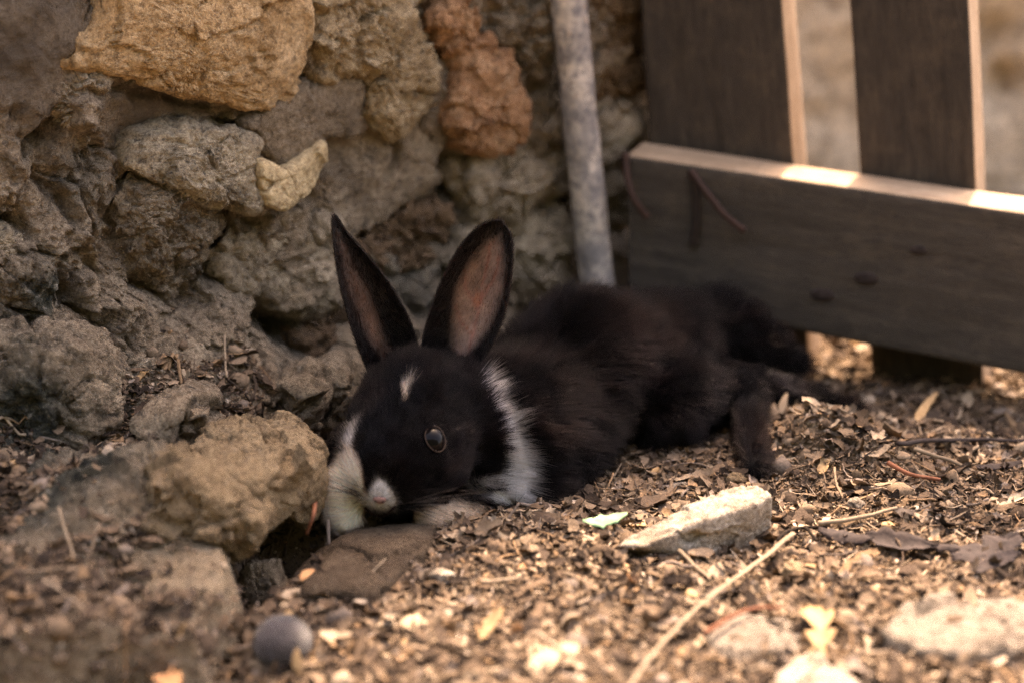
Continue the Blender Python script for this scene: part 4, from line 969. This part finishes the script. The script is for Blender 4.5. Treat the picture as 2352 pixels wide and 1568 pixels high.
# eye with its pale rim
ER = .0062; EC = EYE + EN * .0008
V, F = ico(4)
ef = EN; er_ = np.cross(ef, np.array([0, 0, 1.])); er_ /= np.linalg.norm(er_); eu = np.cross(er_, ef)
tl = .28; er2, eu2 = er_ * math.cos(tl) + eu * math.sin(tl), eu * math.cos(tl) - er_ * math.sin(tl)
def em(name, c1, rough, coat=0):
    m = bpy.data.materials.new(name); m.use_nodes = True; q = m.node_tree.nodes['Principled BSDF']
    q.inputs['Base Color'].default_value = (*c1, 1); q.inputs['Roughness'].default_value = rough; q.inputs['Specular IOR Level'].default_value = .11; q.inputs['Coat Weight'].default_value = coat; return m
M['eye'] = em('eye_dark', (.0025, .002, .0025), .02, 0.0); M['lid'] = em('eyelid_skin', (.036, .024, .018), .6)
W3 = EC - ef * .0022 + ER * (V[:, :1] * er2 * .84 + V[:, 1:2] * eu2 * 1.02 + V[:, 2:] * ef * .86)
eye = add('eye', new_mesh('eye', W3, F), M['eye'], rabbit)
ang = np.linspace(0, 2 * np.pi, 60)[:-1]; shp = 1 + .10 * np.cos(ang * 1 + 1.9) ** 3
ring = EC + ef * .0006 + (np.cos(ang) * .00445 * shp)[:, None] * er2 + (np.sin(ang) * .0056 * shp)[:, None] * eu2
ring = np.vstack([ring, ring[:2]])
V, F = tube(ring, .00024, 8, False); lid = add('eyelid', new_mesh('eyelid', V, F), M['lid'], None); lid.parent = eye
# nose leather, mouth and whiskers
Vn, Fn = ico(4); nc = march(873, 1146); nn_ = sdf_grad(nc[None])[0]; ax_ = frame(nn_); nm = em('nose_skin', (.22, .125, .105), .5); M['nose'] = nm; M['nostril'] = em('nostril_dark', (.02, .010, .009), .6)
W3 = nc + nn_ * .0006 + Vn[:, :1] * ax_[0] * .0026 * (1 + .35 * Vn[:, 2:]) + Vn[:, 1:2] * ax_[1] * .0011 + Vn[:, 2:] * ax_[2] * .0017
nose = add('nose', new_mesh('nose', W3, Fn), M['nose'], rabbit)
for sx in (-1, 1):
    q = nc + nn_ * .0014 + ax_[0] * .0014 * sx; W3 = q + Vn[:, :1] * (ax_[0] * .8 + ax_[2] * .5 * sx) * .00085 + Vn[:, 1:2] * ax_[1] * .0006 + Vn[:, 2:] * (ax_[2] * .8 - ax_[0] * .5 * sx) * .0004
    o = add('nostril', new_mesh('nostril', W3, Fn), M['nostril']); o.parent = nose
mp = np.array([march(*q) + sdf_grad(march(*q)[None])[0] * .0011 for q in ((842, 1160), (856, 1172), (872, 1178), (888, 1174), (906, 1158))])
V, F = tube(spline(mp, 20), .00042, 6); add('mouth', new_mesh('mouth', V, F), M['nostril'], rabbit)
wh = []; wc = []
rs = np.random.default_rng(9)
for side, (u0, v0), n in ((1, (838, 1150), 19), (-1, (930, 1150), 17)):
    for i in range(n):
        p = march(u0 + rs.normal() * 8, v0 + rs.normal() * 14); t = rs.random()
        d = HR * side * rs.uniform(.7, 1.0) - HF * rs.uniform(.05, .45) + HU * rs.uniform(-.55, .35) + np.array([0, -.15, 0]); d /= np.linalg.norm(d)
        Lw = rs.uniform(.018, .038); s = np.linspace(0, 1, 9)[:, None]
        wh.append(p + d * Lw * s + (np.array([0, 0, -.30]) - HF * .2) * Lw * s ** 2 * rs.uniform(.2, .8)); wc.append([.5, .45, .42] if (side < 0 and i % 3 == 0) else [.012, .010, .010])
wh = np.array(wh); curves_obj('whiskers', wh, np.repeat((0.00016 * (1 - .8 * np.linspace(0, 1, 9)))[None], len(wh), 0), np.array(wc), M['whisk'], rabbit)

# ================================================================== UNSEEN BRANCH added overhead, between the sun and the yard, to dapple the light
S3 = np.array(SUN_DIR)
br = empty('added_branch', (1.1, 2.0, 1.55), 'unseen leafy branch added overhead to dapple the light on the yard', 'branch')
V, F = tube(spline([(1.3, 2.15, 1.50), (.95, 1.9, 1.50), (.6, 1.72, 1.42), (.25, 1.60, 1.40), (-.05, 1.52, 1.42)], 40), np.linspace(.022, .005, 40), 8); add('added_limb', new_mesh('added_limb', V, F), M['greytwig'], br)
rs = np.random.default_rng(21)
LIT = [(G(1610, 1165, .015), .030), (G(1250, 1540), .035), (G(1950, 820), .03), (G(1000, 1440), .022), (G(1560, 1480), .045), (G(1700, 1330), .02), (G(2000, 1330), .025), (G(1900, 1560), .05), (G(1300, 1400), .03), (G(2250, 1560), .05), (G(1420, 1590), .05)]  # spots the added leaves keep clear so the sun reaches them
for up in (1890, 1930, 1960, 2310, 2345):
    ra = fpx(up, 430); rp = fpt(ra[0], .014, 0); zt = rt[0][1] + (rt[1][1] - rt[0][1]) * (ra[0] - rt[0][0]) / (rt[1][0] - rt[0][0]); LIT.append((rp[:2] - S3[:2] / S3[2] * zt, .016))
lv, lf, nb_ = [], [], 0
n_l = 0
while n_l < 560:
    gxy = np.array([rs.uniform(-.22, .42), rs.uniform(.50, .95)])
    dens_ = .22 + .78 * sstep(.72, .80, gxy[1] + .10 * (gxy[0] - .1))
    if rs.random() > dens_: 
        n_l += .35; continue
    if any(np.hypot(*(gxy - c)) < r + .016 for c, r in LIT): continue
    p = np.array([gxy[0], gxy[1], 0]) + S3 * rs.uniform(1.45, 1.85)
    a = rs.normal(size=3); a /= np.linalg.norm(a); u_ = np.cross(a, S3); u_ /= np.linalg.norm(u_); w_ = np.cross(S3 + .5 * rs.normal(size=3), u_); w_ /= np.linalg.norm(w_)
    Ll, Wl = rs.uniform(.030, .05), rs.uniform(.016, .026)
    t_ = np.linspace(0, 1, 5); prof = np.sin(np.pi * np.clip(t_ * .94 + .03, 0, 1)) ** .8
    q = np.concatenate([p + np.outer(t_ - .5, u_) * Ll + np.outer(prof * sgn * .5, w_) * Wl + np.outer(np.abs(prof) * .003, np.cross(u_, w_)) for sgn in (-1, 1)])
    lv.append(q); lf.append(np.array([[i, i + 1, i + 6, i + 5] for i in range(4)]) + nb_); nb_ += 10; n_l += 1
o = add('leaves', new_mesh('leaves', np.vstack(lv), np.vstack(lf)), M['leaf_g'], br, kind='stuff')  # added foliage, placed only for the shade it throws

# ================================================================== LITTER on the ground
PAL = np.array([(.20, .140, .088), (.26, .185, .118), (.155, .105, .066), (.38, .285, .185), (.46, .36, .25), (.085, .060, .042), (.035, .026, .020), (.30, .185, .095), (.52, .42, .31), (.23, .18, .14)])
PAL = PAL.mean(1, keepdims=True) * .16 + PAL * .84; PAL[:, 0] *= 1.02
PW_ = np.array([.19, .15, .19, .065, .022, .20, .11, .05, .006, .04]); PW_ /= PW_.sum()
def in_view(n, rs, near=1.0):
    out = []
    while sum(len(o) for o in out) < n:
        x = rs.uniform(-.30, .46, n * 2); y = rs.uniform(.53, 1.12, n * 2); z = surf(x, y)
        P = np.stack([x, y, z], 1); u, v = project(P)
        ok = (u > -60) & (u < PW + 60) & (v > 0) & (v < PH + 90) & ((P - WP0) @ WN > -.005)
        ok &= ~((x < -.06) & (np.abs(rabbit_z(P)) < 0))
        ok &= ~((bilin(lx, ly, BANK, x, y) > .25) & (x > lx[0]) & (x < lx[-1]) & (y > ly[0]) & (y < ly[-1]) & (rs.random(len(x)) < .96))
        slabq = np.hypot((x - sl[0]) / .020, (y - sl[1]) / .024) < 1
        ok &= ~(slabq & (rs.random(len(x)) < .93))
        ok &= rs.random(len(x)) < np.clip(1.25 - (y - .6) * 1.0, .35, 1)
        ok &= ~((sd_poly(P[:, :2], HOLE) < -.003) & (rs.random(len(x)) < .93))
        bk = sd_poly(np.stack([u, v], 1), np.array([(672, 1318), (735, 1262), (800, 1222), (900, 1196), (1008, 1190), (985, 1240), (900, 1335), (860, 1358), (700, 1352)], float)) < 0
        ok &= ~(bk & (rs.random(len(x)) < .90))
        out.append(P[ok])
    return np.vstack(out)[:n]
def rabbit_z(P):
    i = np.clip(((P - lo) / VX).astype(int), 0, [nx - 1, ny - 1, nz - 1]); inside = ((P > lo) & (P < hi)).all(1)
    return np.where(inside, SDF.reshape(nx, ny, nz)[i[:, 0], i[:, 1], i[:, 2]], .05)
def rot_frames(n, rs, tilt):
    yaw = rs.uniform(0, 2 * np.pi, n); nrm = np.stack([rs.normal(size=n) * tilt, rs.normal(size=n) * tilt, np.ones(n)], 1); nrm /= np.linalg.norm(nrm, axis=1)[:, None]
    a = np.stack([np.cos(yaw), np.sin(yaw), np.zeros(n)], 1); a -= nrm * (a * nrm).sum(1)[:, None]; a /= np.linalg.norm(a, axis=1)[:, None]
    return a, np.cross(nrm, a), nrm
def chips(n, rs, Lr, Wr, tilt, nt=4, lift=.001, curl=.5, jag=.25, P=None):
    P = in_view(n, rs) if P is None else P; P = P[rabbit_z(P) > .0015]
    P = P[rs.random(len(P)) < .30 + .70 * sstep(-.22, .12, fbm(P, 32, 3, .6, int(nt)))]; n = len(P)
    a, b_, c = rot_frames(n, rs, tilt)
    L = rs.uniform(*Lr, n) * rs.uniform(.6, 1.2, n); W = np.minimum(rs.uniform(*Wr, n), L)
    t = np.linspace(0, 1, nt); s = np.array([-1, 0, 1])
    prof = np.clip(np.sin(np.pi * (t * .86 + .07))[None] ** rs.uniform(.25, 1.0, (n, 1)) * (1 + jag * rs.normal(size=(n, nt))), .08, 1.5)
    jx = rs.normal(size=(n, nt, 3)) * jag * .22
    X = (t[None, :, None] - .5 + jx) * L[:, None, None]; Yv = prof[:, :, None] * s[None, None] * .5 * W[:, None, None] * (1 + jag * rs.normal(size=(n, nt, 3)) * .5)
    cu = rs.normal(size=n) * curl; be = rs.normal(size=n) * curl * .5
    Z = (cu[:, None, None] * (s[None, None] ** 2) * .3 * W[:, None, None] + be[:, None, None] * ((t - .5) ** 2)[None, :, None] * L[:, None, None] * 1.5 + rs.normal(size=(n, nt, 3)) * .04 * W[:, None, None])
    V = P[:, None, None] + X[..., None] * a[:, None, None] + Yv[..., None] * b_[:, None, None] + Z[..., None] * c[:, None, None]
    V[..., 2] += lift + rs.random(n)[:, None, None] * .0016
    F = (gridfaces(nt, 3)[None] + (np.arange(n) * nt * 3)[:, None, None]).reshape(-1, 4)
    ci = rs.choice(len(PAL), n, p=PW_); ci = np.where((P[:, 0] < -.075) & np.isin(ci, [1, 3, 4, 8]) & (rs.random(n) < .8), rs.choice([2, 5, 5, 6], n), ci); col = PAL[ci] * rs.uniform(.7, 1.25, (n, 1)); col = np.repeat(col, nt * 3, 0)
    return V.reshape(-1, 3), F, col
rs = np.random.default_rng(33)
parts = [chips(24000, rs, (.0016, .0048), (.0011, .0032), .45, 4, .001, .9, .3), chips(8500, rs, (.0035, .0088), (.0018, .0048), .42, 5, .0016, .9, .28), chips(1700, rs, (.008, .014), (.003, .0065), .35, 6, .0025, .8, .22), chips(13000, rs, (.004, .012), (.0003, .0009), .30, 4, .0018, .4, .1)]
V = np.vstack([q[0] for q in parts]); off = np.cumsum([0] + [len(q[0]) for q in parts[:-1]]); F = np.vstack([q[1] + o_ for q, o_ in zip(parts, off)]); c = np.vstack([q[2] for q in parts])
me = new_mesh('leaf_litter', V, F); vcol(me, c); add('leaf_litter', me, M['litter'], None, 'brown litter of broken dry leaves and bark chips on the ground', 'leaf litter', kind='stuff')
def crumbs(n, rs, lo_, hi_):
    P = in_view(n, rs); P = P[rabbit_z(P) > .001]; n = len(P)
    oc = np.array([(1, 0, 0), (-1, 0, 0), (0, 1, 0), (0, -1, 0), (0, 0, 1), (0, 0, -1)], float); of = np.array([(0, 2, 4), (2, 1, 4), (1, 3, 4), (3, 0, 4), (2, 0, 5), (1, 2, 5), (3, 1, 5), (0, 3, 5)])
    a, b_, c = rot_frames(n, rs, .8); sz = lo_ * (hi_ / lo_) ** (rs.random(n) ** 1.6)
    V = oc[None] * rs.uniform(.5, 1.2, (n, 6, 1)) * sz[:, None, None] * rs.uniform(.6, 1.3, (n, 1, 3))
    V = V[..., :1] * a[:, None] + V[..., 1:2] * b_[:, None] + V[..., 2:] * c[:, None] + P[:, None] + np.array([0, 0, .0006])
    F = (of[None] + (np.arange(n) * 6)[:, None, None]).reshape(-1, 3); pc = np.array([.24, .2, .2, .09, .04, .12, .05, .03, .02, .01]); col = PAL[rs.choice(len(PAL), n, p=pc / pc.sum())] * rs.uniform(.7, 1.2, (n, 1))
    return V.reshape(-1, 3), F, np.repeat(col, 6, 0)
V, F, c = crumbs(56000, rs, .0005, .0024)
me = new_mesh('soil_crumbs', V, F, False); vcol(me, c); add('soil_crumbs', me, M['litter'], None, 'loose crumbs of earth and stone lying on the ground', 'soil', kind='stuff')

# thin bits of stem
P = in_view(420, rs); P = P[rabbit_z(P) > .006]; tv, tf, tc, nb_ = [], [], [], 0
for p in P:
    a_ = rs.uniform(0, 6.28); L_ = rs.uniform(.008, .028); t_ = np.linspace(-.5, .5, 8); k_ = rs.normal() * .5
    q = p + np.stack([np.cos(a_ + k_ * t_) * t_ * L_, np.sin(a_ + k_ * t_) * t_ * L_, .0022 + .0012 * rs.normal() * t_ * 2 + .004 * rs.random() * (t_ + .5)], 1)
    q[:, 2] += surf(q[:, 0], q[:, 1]) - p[2]; V, F = tube(q, rs.uniform(.0003, .0008), 5); tv.append(V); tf.append(F + nb_); nb_ += len(V); tc.append(np.repeat(PAL[rs.choice([3, 9, 7, 5, 1, 6])][None] * rs.uniform(.7, 1.2), len(V), 0))
me = new_mesh('stem_bits', np.vstack(tv), np.vstack(tf)); vcol(me, np.vstack(tc)); add('stem_bits', me, M['litter'], None, 'thin broken bits of dry stem scattered through the leaf litter', 'twigs', kind='stuff')
# clods of earth
P = in_view(900, rs); P = P[rabbit_z(P) > .004]; cv, cf, cc_, nb_ = [], [], [], 0; Di, Fi = ico(2)
for p in P:
    r_ = rs.uniform(.0015, .0034) if rs.random() < .85 else rs.uniform(.0034, .0055)
    q = Di * r_ * (1 + .35 * perlin(Di * 1.7 + rs.uniform(0, 50)) + .2 * perlin(Di * 4 + rs.uniform(0, 50)))[:, None] * rs.uniform(.6, 1.2, 3)
    cv.append(q + p + np.array([0, 0, r_ * .3])); cf.append(Fi + nb_); nb_ += len(Di); cc_.append(np.repeat(PAL[rs.choice([0, 1, 2, 2, 0, 9, 3, 5])][None] * rs.uniform(.7, 1.2), len(Di), 0))
me = new_mesh('earth_clods', np.vstack(cv), np.vstack(cf)); vcol(me, np.vstack(cc_)); add('earth_clods', me, M['litter'], None, 'small clods of dry brown earth scattered among the leaf litter', 'soil', kind='stuff')

# single leaf fragments, the larger ones, each an object
GRP = 'dry leaf fragments scattered over the ground'
def leaf_mesh(L, W, rs, jag=.18, curl=.5, nt=9, ns=5, pts=None):
    t = np.linspace(0, 1, nt); s = np.linspace(-1, 1, ns)
    prof = np.sin(np.pi * (t * .9 + .05)) ** rs.uniform(.4, .9) * (1 + jag * rs.normal(size=nt)); prof = np.clip(prof, .06, 1.4)
    X = (t[:, None] - .5) * L + 0 * s; Yv = prof[:, None] * s[None] * W * .5 + (rs.normal() * .15 * L) * (t[:, None] - .5) ** 2
    Z = curl * rs.normal() * .35 * W * s[None] ** 2 * prof[:, None] + curl * rs.normal() * .6 * L * (t[:, None] - .5) ** 2 + .04 * W * rs.normal(size=(nt, ns))
    V = np.stack([X, Yv, Z], -1).reshape(-1, 3); F = gridfaces(nt, ns)
    N = vnormals(V, F); n0 = len(V); rim = np.concatenate([np.arange(nt) * ns, (nt - 1) * ns + np.arange(1, ns), np.arange(nt - 2, -1, -1) * ns + ns - 1, np.arange(ns - 2, -1, -1)])
    Fr = np.stack([rim[:-1], rim[1:], rim[1:] + n0, rim[:-1] + n0], 1)
    return np.vstack([V + N * .00012, V - N * .00012]), np.vstack([F, F[:, ::-1] + n0, Fr])
protos = []
for k in range(14):
    V, F = leaf_mesh(1, rs.uniform(.35, .75), rs, .2, .6); me = new_mesh('dry_leaf', V * np.array([1, 1, 1]), F); protos.append(me)
LM = ['leaf_a', 'leaf_b', 'leaf_b', 'leaf_d', 'leaf_b', 'leaf_c', 'leaf_a', 'leaf_o', 'leaf_b', 'leaf_a', 'leaf_d', 'leaf_b', 'leaf_c', 'leaf_b']
for me, m in zip(protos, LM): me.materials.append(M[m])
LKIND = {'leaf_a': 'tan', 'leaf_b': 'brown', 'leaf_c': 'blackish', 'leaf_d': 'pale cream', 'leaf_o': 'orange'}
pp = in_view(420, rs); pp = pp[rabbit_z(pp) > .004][:240]
for p in pp:
    pk = rs.integers(len(protos)); o = bpy.data.objects.new('dry_leaf', protos[pk]); C.objects.link(o); kd = LKIND[LM[pk]]
    sc = rs.uniform(.005, .0115); o.scale = (sc, sc, sc); o.location = (p[0], p[1], p[2] + .0018)
    o.rotation_euler = (rs.normal() * .35, rs.normal() * .35, rs.uniform(0, 6.28)); tag(o, 'small ' + kd + ' dry leaf fragment lying loose in the litter', 'leaf', kd + ' ' + GRP)
def on(u, v, h=.002):
    p = atZ(u, v, 0)
    for _ in range(6): z = surf(p[0], p[1])[0] + h; p = atZ(u, v, z)
    return p
def leaf_at(u0, v0, u1, v1, W, mat, label, h0=.002, h1=.003, seed=0, jag=.12, curl=.5, name='dry_leaf', cat='leaf'):
    """a leaf between two picture points lying on the ground"""
    r = np.random.default_rng(seed + 100); a, b_ = on(u0, v0, h0), on(u1, v1, h1); d = b_ - a; L = np.linalg.norm(d); d /= L
    V, F = leaf_mesh(L, W, r, jag, curl, 13, 7); up = np.array([0, -.35, 1.0]); s_ = np.cross(up, d); s_ /= np.linalg.norm(s_); up = np.cross(d, s_)
    V = (a + b_) / 2 + V[:, :1] * d + V[:, 1:2] * s_ + V[:, 2:] * up; me = new_mesh(name, V, F); return add(name, me, M[mat], None, label, cat, base=a)
leaf_at(-20, 1305, 62, 1300, .010, 'leaf_o', 'curled pale orange leaf at the left picture edge on the ledge', .004, .005, 1)
leaf_at(335, 1528, 412, 1575, .008, 'leaf_o', 'orange tan leaf strip below the mossy rock', .004, .004, 2)
leaf_at(360, 938, 378, 900, .004, 'leaf_a', 'narrow tan leaf stuck upright on the wall foot', .02, .03, 3) if False else None
leaf_at(1340, 1202, 1442, 1184, .0062, 'leaf_g', 'small green leaf lying near the white flat stone', .0045, .0085, 4, .22, .25)
leaf_at(250, 1190, 305, 1205, .008, 'leaf_b', 'brown leaf lying on the ledge litter below the wall', .004, .004, 5)
leaf_at(1215, 1540, 1330, 1480, .012, 'leaf_d', 'bright pale wood flake in the sunny foreground litter', .004, .006, 6, .1)
leaf_at(1100, 1470, 1150, 1395, .005, 'leaf_a', 'tan leaf sliver standing in the front litter', .002, .012, 7, .1)
leaf_at(1895, 1500, 1868, 1375, .009, 'leaf_a', 'lobed tan leaf lying beside the small flat stone', .003, .008, 8, .35)
leaf_at(1850, 970, 1908, 940, .007, 'leaf_d', 'three cornered pale leaf on top of the litter heap', .004, .010, 9, .4)
leaf_at(1788, 960, 1806, 900, .0035, 'stalk', 'pale upright leaf sliver behind the hind foot', .001, .012, 10, .05, .2)
leaf_at(2095, 978, 2150, 895, .004, 'leaf_a', 'tan bark sliver leaning near the second picket foot', .001, .014, 11, .1, .2)
leaf_at(980, 1440, 920, 1420, .009, 'leaf_d', 'pale curled bark flake left of the front leaf sliver', .003, .004, 12)
leaf_at(620, 1455, 668, 1400, .005, 'leaf_a', 'yellowish dry stem piece behind the round grey ball', .004, .008, 13, .15, .3)
leaf_at(1450, 1290, 1560, 1262, .006, 'leaf_c', 'dark curled leaf below the flat white stone', .003, .004, 14)
leaf_at(2310, 945, 2345, 1000, .003, 'leaf_b', 'thin brown leaf stem under the fence end', .008, .003, 15, .05)
leaf_at(2240, 1075, 2350, 1062, .004, 'darkbark', 'dark narrow twig piece lying before the fence', .003, .004, 16, .05)
leaf_at(690, 1330, 720, 1305, .004, 'leaf_o', 'rusty leaf scrap on the edge of the bark slab', .006, .007, 17)
for q, (a, b_, W) in enumerate((((1885, 1218), (2010, 1240), .008), ((1980, 1235), (2150, 1262), .010), ((2110, 1250), (2230, 1255), .005), ((2190, 1290), (2350, 1240), .014), ((2240, 1310), (2345, 1262), .008))):
    leaf_at(*a, *b_, W, 'darkbark', ['thin black bark strip ending nearest the flat white stone', 'broad black bark strip in the middle of the row', 'short black bark strip bridging two larger ones', 'wide black bark flake by the right picture edge', 'narrow black bark flake under the wide one'][q], .004, .006, 30 + q, .2, .5, 'bark_strip', 'bark')
def stick(name, px, rad, mat, label, hs, flat=1.0, cat='twig', n=30):
    pts = spline([on(u, v, h) for (u, v), h in zip(px, hs)], n); pts = pts + .0006 * np.stack([perlin(pts * 90 + k) for k in (0, 4, 8)], 1)
    V, F = tube(pts, np.linspace(rad, rad * .7, n), 8)
    if flat != 1:
        ctr = np.repeat(pts, 8, 0); V[:n * 8, 2] = ctr[:, 2] + (V[:n * 8, 2] - ctr[:, 2]) * flat
    me = new_mesh(name, V, F); return add(name, me, M[mat], None, label, cat, base=pts[0])
stick('dry_stalk', [(1822, 1222), (1760, 1275), (1672, 1338), (1590, 1405), (1500, 1500), (1440, 1585)], .0012, 'stalk', 'long flat dry grass stalk crossing the front litter', (.010, .009, .008, .009, .010, .010), .45, 'stalk', 60)
stick('twig', [(1618, 1452), (1680, 1415), (1740, 1395), (1792, 1392)], .0008, 'redtwig', 'thin red twig lying on the flat tan stone', (.009, .009, .009, .009))
stick('twig', [(1560, 1262), (1600, 1300), (1640, 1338)], .0008, 'stalk', 'short straw twig below the flat white stone', (.006, .004, .003))
stick('twig', [(730, 1135), (718, 1180), (703, 1226)], .0010, 'redtwig', 'reddish twig hanging between boulder and white paw', (.028, .020, .010))
stick('twig', [(752, 1195), (756, 1250)], .0009, 'greytwig', 'short grey twig standing beside the white paw', (.012, .002))
stick('twig', [(462, 1455), (500, 1466), (545, 1474)], .0009, 'stalk', 'whitish short twig near the speckled rock', (.004, .004, .004))
stick('twig', [(2060, 1018), (2200, 1008), (2360, 1012)], .0012, 'darkbark', 'long dark twig lying along the fence foot', (.004, .004, .004))
stick('twig', [(2100, 1030), (2190, 1060), (2260, 1092)], .0010, 'stalk', 'pale tan twig lying on the right of the heap', (.006, .005, .004))
stick('twig', [(2040, 1060), (2090, 1090), (2160, 1100)], .0011, 'redtwig', 'crooked red brown twig on the litter heap', (.006, .006, .004))
stick('twig', [(1880, 1200), (1960, 1190), (2060, 1165)], .0011, 'stalk', 'forked straw twig behind the flat white stone', (.006, .006, .005))
# the round dusty ball in front
p = on(650, 1510, .0); Vb, Fb = ico(6); W3 = np.array([p[0], p[1], p[2] + .0068]) + Vb * np.array([.0104, .0104, .0088]) * (1 + .09 * fbm(Vb, 1.3, 3, .5, 4))[:, None]
kb = NT('dusty_ball'); nb2 = kb.noise(500, 6, .75); M['ball'] = kb.out(kb.ramp(nb2, [(.3, (.022, .020, .023)), (.7, (.080, .068, .072))]), .95, kb.bump(nb2, .0006, 1)); kb.b.inputs['Sheen Weight'].default_value = .25
nut = add('nut', new_mesh('nut', W3, Fb), M['ball'], None, 'round dusty dark grey nut half buried in the front litter', 'nut', base=(p[0], p[1], p[2] - .002))
Pn, Tn, Wn = sample_faces(Vb, Fb, 7000, rs); Ln = rs.uniform(.0006, .0018, len(Pn)); Cn = np.array([p[0], p[1], p[2] + .0068])
Xn, rn = grow(Cn + Pn * np.array([.0104, .0104, .0088]), Pn, np.tile(np.array([[.5, .2, -.6]]), (len(Pn), 1)), Ln, np.full(len(Pn), .9), rs, r0=.00009)
fz = curves_obj('fuzz', Xn - np.array(nut.location), rn, np.full((len(Pn), 3), .10) * rs.uniform(.4, 1.6, (len(Pn), 1)), M['hair'], nut)
leaf_at(685, 1548, 678, 1490, .0035, 'leaf_a', 'small tan leaf tip leaning on the round grey nut', .002, .010, 19, .1, .2)

# the tall clipped hedge added unseen behind the camera to cut low sky
hx, hz = np.meshgrid(np.linspace(-4, 4, 110), np.linspace(0, 2.3, 50), indexing='ij'); P3 = np.stack([hx.ravel(), 0 * hx.ravel(), hz.ravel()], 1)
front = np.stack([hx.ravel(), -1.7 + .12 * fbm(P3, 3, 5, .6, 81), hz.ravel()], 1); back = front - np.array([0, .8, 0])
topi = np.arange(110) * 50 + 49; n0 = len(front)
F = np.vstack([gridfaces(110, 50), gridfaces(110, 50)[:, ::-1] + n0, np.stack([topi[:-1], topi[1:], topi[1:] + n0, topi[:-1] + n0], 1)])
kh = NT('blocker_hedge_leaves'); M['blocker_hedge'] = kh.out(kh.ramp(kh.noise(18, 8, .8), [(.35, (.012, .016, .008)), (.65, (.06, .080, .035))]), .8)
add('blocker_hedge', new_mesh('blocker_hedge', np.vstack([front, back]), F), M['blocker_hedge'], None, 'tall dense green hedge added out of view behind the camera to cut low sky', 'blocker_hedge', base=(0, -2, 0))
